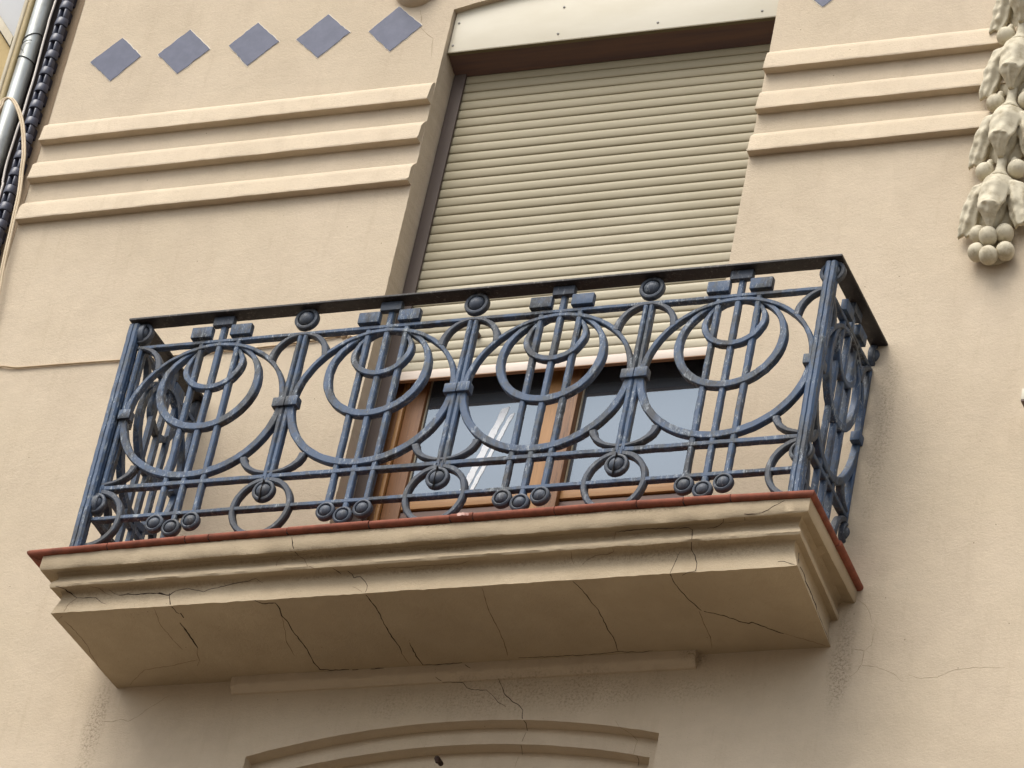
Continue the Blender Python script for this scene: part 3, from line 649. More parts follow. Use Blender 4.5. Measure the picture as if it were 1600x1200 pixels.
('s',3.2,0,[(-0.8747,-0.4287,-0.2118),(-0.875,-0.4012,-0.2115)]),
('s',3.4,0,[(-0.9026,-0.3725,-0.2113),(-0.9022,-0.356,-0.2111),(-0.9005,-0.3444,-0.2111),(-0.9006,-0.3299,-0.211),(-0.9012,-0.3182,-0.2109),(-0.9007,-0.3014,-0.2107),(-0.9024,-0.2849,-0.2106),(-0.9015,-0.2679,-0.2104),(-0.9034,-0.2507,-0.2102),(-0.904,-0.2349,-0.21),(-0.9042,-0.2179,-0.2098)]),
('s',1.2,1,[(-0.9042,-0.2179,-0.2098),(-0.9161,-0.1966,-0.2095),(-0.924,-0.1795,-0.2092),(-0.9285,-0.1596,-0.209),(-0.932,-0.1399,-0.2088),(-0.9553,-0.11,-0.2085)]),
('s',0.9,1,[(-0.935,-0.1442,-0.2088),(-0.9454,-0.1432,-0.2088),(-0.9588,-0.1402,-0.2087),(-0.9718,-0.1375,-0.2087),(-0.9834,-0.1346,-0.2086),(-0.9968,-0.1321,-0.2086),(-1.0095,-0.1272,-0.2085),(-1.021,-0.1269,-0.2085),(-1.0329,-0.1219,-0.2085),(-1.0451,-0.1187,-0.2086),(-1.057,-0.1177,-0.2087),(-1.0714,-0.1133,-0.2088),(-1.0805,-0.1164,-0.2089),(-1.0916,-0.1145,-0.209),(-1.1034,-0.1119,-0.2091),(-1.1161,-0.1122,-0.2093),(-1.1265,-0.1093,-0.2094),(-1.1386,-0.1068,-0.2095),(-1.1495,-0.1061,-0.2095),(-1.1634,-0.1036,-0.2096),(-1.1762,-0.0908,-0.2095),(-1.1901,-0.0818,-0.2093),(-1.2051,-0.0647,-0.2089),(-1.2184,-0.055,-0.2086),(-1.2332,-0.0429,-0.2081),(-1.2469,-0.0286,-0.2077),(-1.2633,-0.0106,-0.2071)]),
('s',0.9,1,[(-0.9581,-0.4694,-0.2127),(-0.9604,-0.4501,-0.2125),(-0.9661,-0.4285,-0.2122),(-0.9675,-0.4139,-0.212),(-0.9749,-0.3918,-0.2118),(-0.978,-0.3729,-0.2116),(-0.979,-0.357,-0.2115),(-0.9779,-0.3453,-0.2114),(-0.9774,-0.3296,-0.2113),(-0.9737,-0.3179,-0.2112),(-0.9752,-0.3008,-0.2111),(-0.9739,-0.2874,-0.211),(-0.9744,-0.2735,-0.2108),(-0.9718,-0.2597,-0.2106),(-0.969,-0.2429,-0.2104),(-0.9677,-0.2294,-0.2101),(-0.9656,-0.2121,-0.2098)]),
('s',1,1,[(-1.3212,-0.4283,-0.2125),(-1.3175,-0.4159,-0.2123),(-1.3149,-0.4042,-0.2122),(-1.3111,-0.3918,-0.2121),(-1.3111,-0.3749,-0.212),(-1.3076,-0.3631,-0.2118),(-1.309,-0.3465,-0.2115),(-1.3074,-0.3314,-0.2113),(-1.3052,-0.3187,-0.211),(-1.3055,-0.3023,-0.2108),(-1.306,-0.2895,-0.2106),(-1.3054,-0.2739,-0.2103),(-1.3073,-0.2561,-0.2101),(-1.3141,-0.2344,-0.21),(-1.3172,-0.2179,-0.2099),(-1.3164,-0.205,-0.2098),(-1.3195,-0.1858,-0.2096),(-1.3178,-0.173,-0.2095),(-1.323,-0.1515,-0.2091),(-1.3235,-0.1374,-0.2089),(-1.3248,-0.1198,-0.2086)]),
('s',2.6,0,[(-1.3399,-0.5063,-0.1212),(-1.3255,-0.5057,-0.1246),(-1.3168,-0.4961,-0.1238),(-1.3105,-0.4868,-0.1227),(-1.3108,-0.4717,-0.1217),(-1.2999,-0.4686,-0.1248),(-1.2883,-0.4651,-0.1337),(-1.2724,-0.4637,-0.1446)]),
('s',1.5,0,[(-1.2724,-0.4637,-0.1446),(-1.2592,-0.4637,-0.146),(-1.2461,-0.4634,-0.1476),(-1.2351,-0.4629,-0.1467),(-1.2232,-0.4627,-0.1459),(-1.2089,-0.4626,-0.1487),(-1.1973,-0.463,-0.1495),(-1.183,-0.4657,-0.1614),(-1.169,-0.4682,-0.1735),(-1.1458,-0.47,-0.1842)]),
('s',1.3,1,[(-1.2719,-0.4633,-0.1471),(-1.2806,-0.4649,-0.1547),(-1.2854,-0.4667,-0.1622),(-1.293,-0.4687,-0.1704),(-1.2965,-0.4711,-0.1818),(-1.2964,-0.4731,-0.1937),(-1.3011,-0.4743,-0.2053),(-1.3161,-0.4547,-0.2122),(-1.3346,-0.4416,-0.2126)]),
('s',1.4,0,[(-1.1514,-0.4699,-0.1231),(-1.141,-0.4647,-0.13),(-1.1312,-0.464,-0.1363),(-1.1095,-0.4634,-0.1454)]),
('s',2.6,0,[(-1.1095,-0.4634,-0.1454),(-1.0965,-0.4632,-0.1459),(-1.0856,-0.4633,-0.1434),(-1.0757,-0.4637,-0.1427),(-1.0606,-0.464,-0.1464),(-1.0501,-0.4646,-0.1485),(-1.037,-0.4647,-0.1488),(-1.0245,-0.4645,-0.147),(-1.0131,-0.4641,-0.1471),(-1.0015,-0.4638,-0.1454),(-0.99,-0.4637,-0.1459),(-0.977,-0.4638,-0.148),(-0.9643,-0.4637,-0.148),(-0.952,-0.4631,-0.1503),(-0.9359,-0.4635,-0.1551),(-0.9246,-0.4647,-0.159),(-0.9118,-0.4653,-0.1607),(-0.9031,-0.4635,-0.1496),(-0.893,-0.463,-0.1421)]),
('s',1.5,0,[(-0.893,-0.463,-0.1421),(-0.8831,-0.4632,-0.1402),(-0.8715,-0.4637,-0.139),(-0.8613,-0.4637,-0.1383),(-0.8503,-0.4643,-0.1355),(-0.8336,-0.4632,-0.141),(-0.8201,-0.4621,-0.144),(-0.8025,-0.4622,-0.1475),(-0.7848,-0.4643,-0.1559),(-0.7728,-0.4627,-0.1479),(-0.759,-0.4635,-0.1442),(-0.7461,-0.464,-0.1427),(-0.7333,-0.4642,-0.1423),(-0.7225,-0.464,-0.1375),(-0.7119,-0.4642,-0.1375),(-0.7007,-0.4645,-0.1346),(-0.6905,-0.4643,-0.1327),(-0.6787,-0.4648,-0.1298),(-0.6658,-0.4647,-0.1281),(-0.6555,-0.4649,-0.1261),(-0.6462,-0.4648,-0.1254),(-0.6338,-0.4643,-0.1249),(-0.6229,-0.4658,-0.1241),(-0.6085,-0.4693,-0.121),(-0.5927,-0.4714,-0.1197),(-0.581,-0.4645,-0.1262),(-0.566,-0.4641,-0.1349)]),
('s',2.6,0,[(-0.958,-0.4629,-0.1453),(-0.9478,-0.462,-0.1471),(-0.9317,-0.4638,-0.1562),(-0.9195,-0.4649,-0.1599)]),
('s',1.3,1,[(-1.2148,-0.4935,-0.1214),(-1.2059,-0.4853,-0.1206),(-1.1952,-0.4811,-0.12),(-1.1869,-0.4754,-0.119),(-1.1779,-0.468,-0.124),(-1.1641,-0.4635,-0.1337),(-1.1498,-0.4639,-0.1399),(-1.1364,-0.4634,-0.1461)]),
('s',2.4,0,[(-0.4573,-0.5359,-0.0029),(-0.4535,-0.5358,-0.0161),(-0.4488,-0.5356,-0.0285),(-0.4471,-0.5355,-0.0387),(-0.4391,-0.5352,-0.0524),(-0.4376,-0.5251,-0.0584),(-0.4397,-0.4951,-0.0531)]),
('s',1.3,1,[(-0.4397,-0.4951,-0.0531),(-0.4309,-0.491,-0.0581),(-0.418,-0.4898,-0.0642),(-0.4038,-0.4953,-0.0851),(-0.3888,-0.508,-0.1076),(-0.3743,-0.5081,-0.1128),(-0.3635,-0.506,-0.1186),(-0.3506,-0.5016,-0.1183),(-0.3378,-0.4945,-0.1177)]),
('s',2,0,[(-0.2964,-0.4972,-0.1175),(-0.2876,-0.4795,-0.1162),(-0.2767,-0.4686,-0.1226)]),
('s',2,0,[(-0.2509,-0.4765,-0.1169),(-0.2376,-0.4655,-0.1233),(-0.2283,-0.4634,-0.1381),(-0.218,-0.4637,-0.135),(-0.2048,-0.4645,-0.1354),(-0.1899,-0.4648,-0.1497),(-0.1783,-0.467,-0.1618),(-0.1679,-0.4695,-0.1777),(-0.1653,-0.4724,-0.1953),(-0.1668,-0.4743,-0.2068)]),
('s',1.2,1,[(-0.222,-0.4689,-0.1786),(-0.2096,-0.4701,-0.1838),(-0.1967,-0.4717,-0.1926),(-0.1789,-0.4739,-0.2057)]),
('s',1,1,[(-0.5132,-0.4903,-0.1176),(-0.5049,-0.5072,-0.1159),(-0.5081,-0.5028,-0.0952),(-0.5181,-0.489,-0.0666),(-0.51,-0.4907,-0.058),(-0.5018,-0.4948,-0.0535)]),
('s',1,1,[(-0.1447,-0.4946,-0.1165),(-0.1356,-0.4773,-0.1156),(-0.1236,-0.477,-0.1157),(-0.1136,-0.48,-0.1164),(-0.1049,-0.4755,-0.1165),(-0.0933,-0.4774,-0.1162),(-0.0825,-0.4779,-0.116),(-0.0718,-0.4735,-0.1166),(-0.0604,-0.4753,-0.1161),(-0.0481,-0.4732,-0.1167),(-0.0349,-0.4736,-0.1157),(-0.0256,-0.4722,-0.1167),(-0.0134,-0.473,-0.1159),(-0.0014,-0.4757,-0.1149),(0.0096,-0.4735,-0.1155),(0.0223,-0.4749,-0.1153),(0.0332,-0.4736,-0.1149),(0.0447,-0.4732,-0.115),(0.0579,-0.4741,-0.115),(0.0683,-0.4722,-0.1166),(0.0808,-0.4731,-0.1151),(0.0912,-0.4725,-0.1161),(0.1021,-0.4733,-0.1158),(0.114,-0.4741,-0.1156),(0.128,-0.4733,-0.1165),(0.1393,-0.4738,-0.1158),(0.1478,-0.4723,-0.1173),(0.1609,-0.4727,-0.1163),(0.1733,-0.4744,-0.1142),(0.188,-0.4817,-0.1145),(0.1999,-0.4845,-0.1145)]),
('s',1.8,0,[(1.3013,-0.5346,0.0044),(1.2891,-0.5341,-0.0023),(1.2791,-0.5342,-0.0087),(1.2689,-0.5351,-0.0142),(1.2596,-0.5358,-0.0209),(1.2516,-0.5362,-0.0297),(1.2401,-0.5365,-0.035),(1.2305,-0.5369,-0.04),(1.2216,-0.5373,-0.0417)]),
('s',1.8,0,[(1.2216,-0.5373,-0.0417),(1.2096,-0.5371,-0.0426),(1.1975,-0.5371,-0.0421),(1.1833,-0.5362,-0.042),(1.1704,-0.5364,-0.0395),(1.1696,-0.527,-0.0468),(1.1623,-0.5049,-0.042)]),
('s',1.2,0,[(1.1,-0.536,-0.0412),(1.0966,-0.5268,-0.0476),(1.0865,-0.5028,-0.0421),(1.0735,-0.4931,-0.0442),(1.0609,-0.4898,-0.0487),(1.0495,-0.4888,-0.0514),(1.0382,-0.4887,-0.0503),(1.028,-0.4889,-0.0531)]),
('s',2,0,[(0.9768,-0.4892,-0.0519),(0.9784,-0.4896,-0.0663),(0.9856,-0.5009,-0.0856),(0.9907,-0.5098,-0.1054),(0.987,-0.4998,-0.1111),(0.9797,-0.4787,-0.1112),(0.9761,-0.4693,-0.1165),(0.9821,-0.4653,-0.1264),(0.9913,-0.4639,-0.1392),(0.9966,-0.4657,-0.1554),(1.0055,-0.4691,-0.1741),(1.0076,-0.4722,-0.193),(1.0089,-0.4752,-0.2087),(0.9987,-0.4762,-0.2124),(0.9855,-0.4759,-0.2125),(0.973,-0.4703,-0.2127),(0.958,-0.4608,-0.2127)]),
('s',1.7,0,[(0.7086,-0.4945,-0.0449),(0.7188,-0.494,-0.0457),(0.7288,-0.4955,-0.044),(0.7407,-0.4947,-0.0448),(0.7491,-0.4962,-0.0434),(0.7603,-0.4948,-0.044),(0.7727,-0.4954,-0.0428),(0.7822,-0.4955,-0.0428),(0.7948,-0.497,-0.0434),(0.8063,-0.4967,-0.0434),(0.8179,-0.4987,-0.0436),(0.8292,-0.4953,-0.0427),(0.8376,-0.4954,-0.0426),(0.8507,-0.4938,-0.0445),(0.8599,-0.4951,-0.0426),(0.8722,-0.4937,-0.0443),(0.8846,-0.4931,-0.0455),(0.8941,-0.4937,-0.0447),(0.9058,-0.4924,-0.0459),(0.9158,-0.493,-0.0448),(0.9279,-0.4927,-0.0455),(0.9376,-0.4921,-0.0465),(0.9502,-0.4924,-0.0455),(0.9612,-0.4923,-0.0452),(0.9772,-0.4892,-0.0545)]),
('s',1.1,1,[(0.7086,-0.4945,-0.0449),(0.7057,-0.4883,-0.0536),(0.7063,-0.4889,-0.0689),(0.7099,-0.5072,-0.1023),(0.7109,-0.4977,-0.1124),(0.7078,-0.4781,-0.1125),(0.6964,-0.4734,-0.1129),(0.6855,-0.4709,-0.116),(0.6752,-0.4701,-0.1168),(0.6619,-0.4711,-0.1153),(0.6512,-0.4704,-0.1162),(0.6401,-0.4699,-0.1169),(0.6296,-0.4664,-0.1208),(0.6226,-0.4649,-0.1227),(0.6132,-0.4645,-0.129),(0.6044,-0.4643,-0.136),(0.5975,-0.4634,-0.1449)]),
('s',1.1,1,[(0.5661,-0.5072,-0.1066),(0.5636,-0.4961,-0.1136),(0.5604,-0.4814,-0.1139),(0.5561,-0.468,-0.1195),(0.5603,-0.465,-0.1296),(0.5676,-0.4633,-0.1426)]),
('s',1.4,0,[(0.9357,-0.4652,-0.1232),(0.9324,-0.4651,-0.133),(0.9304,-0.4649,-0.1454),(0.9286,-0.4665,-0.1565),(0.9272,-0.4683,-0.1684),(0.925,-0.4701,-0.1814),(0.9223,-0.4732,-0.1981),(0.9211,-0.4758,-0.2127),(0.9183,-0.4615,-0.2128)]),
('s',1.6,0,[(1.2866,-0.4722,-0.1922),(1.2969,-0.4719,-0.19),(1.3084,-0.4724,-0.1915),(1.3216,-0.473,-0.1981),(1.3347,-0.4736,-0.2042),(1.3474,-0.4752,-0.2091),(1.3571,-0.4718,-0.2121)]),
('s',3.4,0,[(1.3272,-0.4112,-0.1179),(1.328,-0.4089,-0.1315),(1.3283,-0.405,-0.1393),(1.3376,-0.421,-0.1656)]),
('s',3.2,0,[(1.3391,-0.4091,-0.1725),(1.3321,-0.3713,-0.16),(1.329,-0.3461,-0.1559),(1.3316,-0.3397,-0.1654),(1.3403,-0.3521,-0.1885),(1.3357,-0.3215,-0.1822),(1.3325,-0.2933,-0.1777),(1.3326,-0.2817,-0.1809),(1.3279,-0.2516,-0.1742),(1.3302,-0.2454,-0.1838),(1.3261,-0.2203,-0.1777),(1.3244,-0.2017,-0.177),(1.3254,-0.1959,-0.182),(1.328,-0.1928,-0.1917)]),
('s',1.6,0,[(1.328,-0.1928,-0.1917),(1.3254,-0.1721,-0.1881),(1.3262,-0.1624,-0.1934),(1.3266,-0.1516,-0.1976),(1.3231,-0.1285,-0.1918),(1.322,-0.1131,-0.1927),(1.322,-0.0994,-0.1969),(1.3208,-0.0832,-0.1973),(1.3176,-0.0583,-0.1934),(1.317,-0.0412,-0.1956),(1.3172,-0.026,-0.2019)]),
('w',1.3,0,[(-0.087,-0.0304,-0.2239),(-0.0839,-0.0294,-0.2403),(-0.0839,-0.0189,-0.2502),(-0.0759,-0.0139,-0.2558),(-0.0661,-0.0118,-0.2605),(-0.0597,-0.007,-0.2646),(-0.0487,-0.0069,-0.2645),(-0.0348,-0.0066,-0.2644),(-0.0237,-0.0044,-0.265),(-0.0137,-0.0036,-0.2651),(0.0014,-0.0021,-0.2652),(0.0136,-0,-0.2671),(0.0216,-0,-0.2769),(0.0321,0,-0.2888),(0.0482,0,-0.2951),(0.0622,0,-0.2984),(0.0735,0,-0.2981),(0.0838,0,-0.3014),(0.0939,0,-0.3012),(0.105,0,-0.301),(0.1155,0,-0.3106),(0.1275,-0,-0.3203),(0.1382,0,-0.3312),(0.1478,0,-0.3418),(0.1572,-0,-0.3528),(0.168,0,-0.3597),(0.1777,0,-0.3644),(0.189,0,-0.3726)]),
('w',1.6,0,[(0.1462,-0.0101,-0.2639),(0.1491,0,-0.2738),(0.1588,-0,-0.2889),(0.1679,0,-0.3056),(0.1743,0,-0.3206),(0.1861,0,-0.3324),(0.1984,0,-0.3414),(0.2086,-0,-0.3533),(0.2199,0,-0.3599),(0.2303,0,-0.3653),(0.2403,0,-0.3731),(0.2555,0,-0.3918),(0.2561,-0,-0.4076),(0.259,0,-0.4225),(0.2649,0.0022,-0.4301),(0.2666,0.0201,-0.4302),(0.2586,0.0467,-0.4296),(0.2609,0.052,-0.4398)]),
('w',1.3,0,[(0.2572,0.052,-0.4446),(0.2551,0.052,-0.4546),(0.2518,0.052,-0.4687),(0.2499,0.052,-0.4797),(0.2412,0.0565,-0.4915)]),
('w',1.4,0,[(0.246,0.0563,-0.492),(0.2417,0.0753,-0.4916),(0.2336,0.0987,-0.4907),(0.2341,0.104,-0.5013)]),
('w',1,1,[(0.221,0.104,-0.5056),(0.2201,0.104,-0.5184),(0.2174,0.104,-0.5322),(0.217,0.104,-0.5458)]),
('w',1.1,1,[(0.6001,0,-0.4524),(0.6084,0,-0.4651),(0.6182,0.0005,-0.4782),(0.6251,0.0092,-0.4794),(0.6327,0.0159,-0.4809),(0.6382,0.0228,-0.4821),(0.646,0.0331,-0.4838),(0.6506,0.0446,-0.4851),(0.658,0.052,-0.4911),(0.6671,0.052,-0.5004),(0.6659,0.052,-0.511),(0.6639,0.052,-0.5204),(0.6636,0.052,-0.5328),(0.6625,0.052,-0.5527)]),
('w',1.3,0,[(0.6662,0.052,-0.5479),(0.6731,0.0573,-0.5578),(0.6728,0.0763,-0.5577),(0.6657,0.0964,-0.5558),(0.6617,0.104,-0.5645)]),
('w',1.2,1,[(-0.7817,-0,2.8408),(-0.7782,0,2.8253),(-0.772,0,2.8106),(-0.7667,0,2.7938),(-0.7664,0,2.7789),(-0.76,0,2.7481),(-0.7396,-0,2.7261),(-0.7288,-0,2.7152),(-0.7165,0,2.7038),(-0.6975,-0,2.6885),(-0.6971,-0,2.6705),(-0.6958,0,2.6544),(-0.693,0,2.6402),(-0.6891,0,2.619),(-0.6871,-0,2.5983)]),
('w',0.9,1,[(1.3888,0,-0.2194),(1.4004,0,-0.2206),(1.4122,0,-0.2247),(1.4242,0,-0.2256),(1.4344,0,-0.2299),(1.4358,-0,-0.2416),(1.4352,0,-0.254),(1.4342,-0,-0.2655),(1.4346,0,-0.2775),(1.4304,0,-0.288),(1.4263,0,-0.2968),(1.4233,-0,-0.3067),(1.4167,0,-0.3147),(1.4103,0,-0.3208),(1.4006,0,-0.3272),(1.3944,-0,-0.3348)]),
('w',0.8,1,[(1.4344,0,-0.2299),(1.4426,-0,-0.2233),(1.4491,-0,-0.2147),(1.4579,-0,-0.2089),(1.4578,-0,-0.1967),(1.4593,0,-0.1866),(1.4576,-0,-0.1747),(1.4582,-0,-0.1636)]),
('w',0.8,1,[(1.436,-0,-0.2876),(1.4471,-0,-0.2888),(1.4573,0,-0.2901),(1.466,-0,-0.2915),(1.4765,0,-0.2945),(1.4877,0,-0.2958),(1.4984,-0,-0.3024),(1.5111,0,-0.3069),(1.523,0,-0.3128),(1.5337,-0,-0.3183),(1.5464,-0,-0.3244),(1.5569,0,-0.3321),(1.5665,0,-0.3429),(1.5754,0,-0.3521),(1.5839,0,-0.359)]),
('w',0.8,1,[(1.6025,-0,-0.3354),(1.6149,0,-0.338),(1.6258,0,-0.3446),(1.6362,0,-0.348),(1.648,0,-0.3506),(1.6576,0,-0.3492),(1.6706,0,-0.3498),(1.6799,0,-0.3494),(1.6925,0,-0.3486),(1.7021,-0,-0.349),(1.71,-0,-0.3446),(1.7204,-0,-0.3404),(1.7265,-0,-0.3383),(1.7352,0,-0.332),(1.7458,-0,-0.3282),(1.7531,-0,-0.325),(1.763,0,-0.323),(1.7746,0,-0.3233),(1.7848,0,-0.3221),(1.7953,0,-0.3223),(1.8079,-0,-0.3211),(1.8171,-0,-0.3192),(1.8261,0,-0.3187),(1.836,-0,-0.322),(1.8481,0,-0.3226),(1.8566,0,-0.3204),(1.866,-0,-0.3208),(1.8774,-0,-0.3222),(1.8857,0,-0.3251),(1.8953,0,-0.3256),(1.9053,0,-0.3254),(1.9146,0,-0.3267),(1.9255,0,-0.3261)]),
('w',0.9,1,[(-1.3524,0,-0.3448),(-1.339,-0,-0.3459),(-1.3282,0,-0.3448),(-1.3145,0,-0.3453),(-1.3016,-0,-0.3478),(-1.2911,0,-0.3442),(-1.2795,0,-0.3413),(-1.2662,0,-0.3392),(-1.2533,0,-0.3432),(-1.2389,-0,-0.3487),(-1.2278,0,-0.3442),(-1.2171,-0,-0.3363),(-1.2056,0,-0.3322),(-1.1983,0,-0.3243),(-1.1902,0,-0.3186),(-1.1837,0,-0.3092),(-1.1756,0,-0.3023),(-1.1669,0,-0.2964),(-1.1586,-0,-0.2905),(-1.1499,-0,-0.2856),(-1.1422,-0,-0.2807),(-1.133,0,-0.2731),(-1.126,0,-0.268),(-1.1186,-0,-0.2592),(-1.109,-0,-0.256),(-1.1017,0,-0.2486)]),
('w',0.8,1,[(1.3828,-0,-0.0238),(1.3914,-0,-0.031),(1.4032,0,-0.0394),(1.4129,-0,-0.0466),(1.4223,0,-0.0606),(1.4296,0,-0.0734),(1.4362,0,-0.0863),(1.438,0,-0.0976),(1.4437,0,-0.1114),(1.4461,0,-0.1249)]),
]

def cracks(kind, parent):
    groups = []
    for nm, w, soft, seg in CRACKS:
        if nm != kind: continue
        n = len(seg); rs = []
        for i in range(n):
            e = min(1, (i + .6) / 3, (n - i - .4) / 3); rs.append(w * .00080 * (0.45 + 0.55 * e) * random.uniform(.6, 1.25))
        near = [g_ for g_ in groups if g_[0] == soft and any((Vector(a) - Vector(b)).length < .006 for a in (seg[0], seg[-1]) for b in g_[2])]
        if near:
            g_ = near[0]
            for o_ in near[1:]:
                off = len(g_[1].v); g_[1].v += o_[1].v; g_[1].f += [tuple(i + off for i in f) for f in o_[1].f]; g_[2] += o_[2]; groups.remove(o_)
        else: g_ = [soft, MB(), []]; groups.append(g_)
        g_[1].tube(seg, rs, 5); g_[2] += seg
    for soft, mb_, _ in groups:
        mb_.build('hairline_crack' if soft else 'crack', M[('crack_soft' if kind == 's' else 'crack_wall') if soft else 'crack'], parent, smooth=False)
random.seed(5)
cracks('s', balc); cracks('w', wall)


# ------------------------------------------------------------------ wrought railing
W = 0.65; D = 0.469
rail_root = empty('balcony_railing', (0, -D, 0.03))
tag(rail_root, 'dark blue ironwork railing of rings, bars and studs around the balcony', 'railing')
def ell(cu, cz, rx, rz, a0=0, a1=360, n=72):
    full = abs(a1 - a0) >= 360
    return [(cu + rx * math.cos(R(lerp(a0, a1, i / n))), cz + rz * math.sin(R(lerp(a0, a1, i / n)))) for i in range(n if full else n + 1)]
def line(u0, z0, u1, z1, step=0.025):
    n = max(1, int(math.hypot(u1 - u0, z1 - z0) / step)); return [(lerp(u0, u1, i / n), lerp(z0, z1, i / n)) for i in range(n + 1)]
T = 0.024   # depth of the castings
def stud(mb, u, z, r, us=1.0):
    k = r / 0.047
    mb.lathe_y(u, z, [(0.0001, 0.016), (r * 0.93, 0.016), (r, 0.013), (r, -0.003), (r - .003, -0.0065), (r * 0.80, -0.0078), (r * 0.71, -0.0062), (r * 0.69, 0.002), (r * 0.655, 0.002),
                      (r * 0.63, -0.003), (r * 0.54, -0.0095 * k - .001), (r * 0.38, -0.0140 * k - .001), (r * 0.22, -0.0175 * k - .001), (0.0001, -0.0185 * k - .001)], 32, us)
def panel(Wp, loc, rz, rxb, rxm, rxi, bs, label=None):
    """one cast bay: three horizontals, large, middle and inner ring, three balusters with blocks and studs"""
    h = Wp / 2; zo = -0.03
    pr = MB()
    pr.band(line(-h, .927, h, .927), 0.0155, 0, T); pr.band(line(-h, .3135, h, .3135), 0.0185, 0, T); pr.band(line(-h, .184, h, .184), 0.0165, 0, T)
    pr.band(line(0, .998, 0, .148), .0215, .0009, T - .0018, .004)
    root = pr.build('bay_frame', M['iron'], rail_root); root.location = (loc[0], loc[1] + D, zo); root.rotation_euler = (0, 0, rz)
    def sub(mb, name, mat): return mb.build(name, mat, root)
    pts = ell(0, .6285, rxb - .0125, .282, 0, 360, 96)
    ws = [lerp(.0165, .0280, max(0, min(1, (0.78 - p[1]) / .25))) for p in pts]
    b_ = MB(); b_.band(pts, ws, -.0012, T - .001, .003, True); sub(b_, 'large_ring', M['iron'])
    pts = ell(0, .7350, rxm - .0145, .182, 0, 360, 84)
    ws = [lerp(.0150, .0285, max(0, min(1, (0.905 - p[1]) / .20))) for p in pts]
    b_ = MB(); b_.band(pts, ws, -.0028, T - .0022, .003, True, dy=lambda p: .0075 * max(0, min(1, (p[1] - .80) / .08))); sub(b_, 'middle_ring', M['iron'])
    pts = ell(0, .8195, rxi - .0105, .0965, 0, 360, 64); ws = [lerp(.0135, .0225, max(0, min(1, (0.905 - p[1]) / .10))) for p in pts]
    b_ = MB(); b_.band(pts, ws, -.0042, T - .0034, .003, True, dy=lambda p: .0105 * max(0, min(1, (p[1] - .78) / .07))); sub(b_, 'inner_ring', M['iron'])
    for s_ in (-1, 0, 1):
        b_ = MB(); u = s_ * bs
        if s_:
            b_.band(line(u, .922, u, .180), .0215, -.0005 * s_ + .0014, T - .0012 + .0003 * s_, .0045)
            sub(b_, 'baluster', M['iron'])
        b_ = MB(); z0, z1 = (.9425, .988) if s_ else (.990, 1.0275); hw = .0405 * (bs / .0725)
        uo = s_ * .0045
        b_.box(u + uo - hw, u + uo + hw, -.010, .014, z0, z1, .0035); sub(b_, 'block', M['iron_dark'] if s_ == 0 else M['iron'])
        b_ = MB(); stud(b_, s_ * .069 * bs / .0725, .145 if s_ else .1215, .0350 * (bs / .0725 if bs < .07 else 1)); sub(b_, 'stud', M['iron_dark'])
    return root
def stanchion(loc, rz, Wp, sides=(-1, 1), split=True, rs=1.0):
    """joint between two bays: split bar, collar, arch, lower bow, studs and foot ring"""
    zo = -0.03; mb = MB()
    if split:
        for s_ in sides:
            pts = line(s_ * .0105, .918, s_ * .0105, .310); ws = [lerp(.0175, .0200, min(1, abs(p[1] - .93) / .3)) for p in pts]
            mb.band(pts, ws, -.0022 + .0003 * s_, T - .0006, .005)
            mb.band(line(s_ * .0075, .322, s_ * .0075, .292), .013, -.0030 - .0003 * s_, T - .002, .004)
    root = mb.build('stanchion', M['iron'], rail_root); root.location = (loc[0], loc[1] + D, zo); root.rotation_euler = (0, 0, rz)
    c = MB()
    for s_ in sides:
        a, b = sorted((s_ * .0012, s_ * .0485)); c.box(a, b, -.012 - .0008 * s_, .024, .606, .645 + .0006 * s_, .004)
    c.build('collar', M['iron'], root)
    def arc(rx, cz, rz_, a0, a1, wf, wm, name, y):
        b_ = MB()
        full = len(sides) == 2
        if not full:
            if sides[0] > 0: a0, a1 = (a0, 90) if a0 < 90 and a1 > 90 else (-90, a1)
            else: a0, a1 = (90, a1) if a0 < 90 and a1 > 90 else (a0, -90 if a0 < -90 else 270)
        pts = ell(0, cz, rx * rs, rz_, a0, a1, 40)
        ws = [lerp(wm, wf, min(1, abs(p[0] / (rx * rs)) ** 3)) for p in pts]
        b_.band(pts, ws, y, T - .0008 + y * .3, .0045); b_.build(name, M['iron_dark'], root)
    if len(sides) == 2:
        arc(.104, .823, .103, 0, 180, .026, .017, 'arch', -.0018)
        arc(.113, .407, .077, 184, 356, .027, .016, 'bow', -.0018)
        rp = ell(0, .186, .1065 * rs, .1135, 0, 360, 56)
        b_ = MB(); b_.band(rp, .022, -.0015, T - .0016, .005, True); b_.build('foot_ring', M['iron_dark'], root)
    else:
        s_ = sides[0]
        def half(cz, rx, rz_, a0, a1, wf, wm, name):
            pts = ell(0, cz, rx * rs, rz_, a0, a1, 30); pts = [(p[0] * s_, p[1]) for p in pts]
            ws = [lerp(wm, wf, min(1, abs(p[0] / (rx * rs)) ** 3)) for p in pts]
            b_ = MB(); b_.band(pts, ws, -.0018, T - .0012, .0045); b_.build(name, M['iron_dark'], root)
        half(.823, .104, .103, 0, 90, .026, .017, 'arch'); half(.407, .113, .077, -88, -4, .027, .016, 'bow'); half(.186, .1065, .1135, -90, 90, .022, .022, 'foot_ring')
    for z, r in ((.9895, .0455), (.2495, .0425)):
        b_ = MB(); stud(b_, 0, z, r, rs if rs < 1 else 1.0); b_.build('stud', M['iron_dark'], root)
        if len(sides) == 2 and rs == 1.0:
            b_ = MB(); zz = z - r; b_.band(line(.0008 * math.copysign(1, z - .5), zz - .014, 0, zz + (.020 if z > .5 else .080), .006), .0010, -.0206, -.006, .0003, jit=.0006)
            if z < .5: b_.build('seam', M['dark'], root)
    return root
for k in range(4): panel(W, ((k - 1.5) * W, -D), 0, .315, .2015, .1165, .0725)
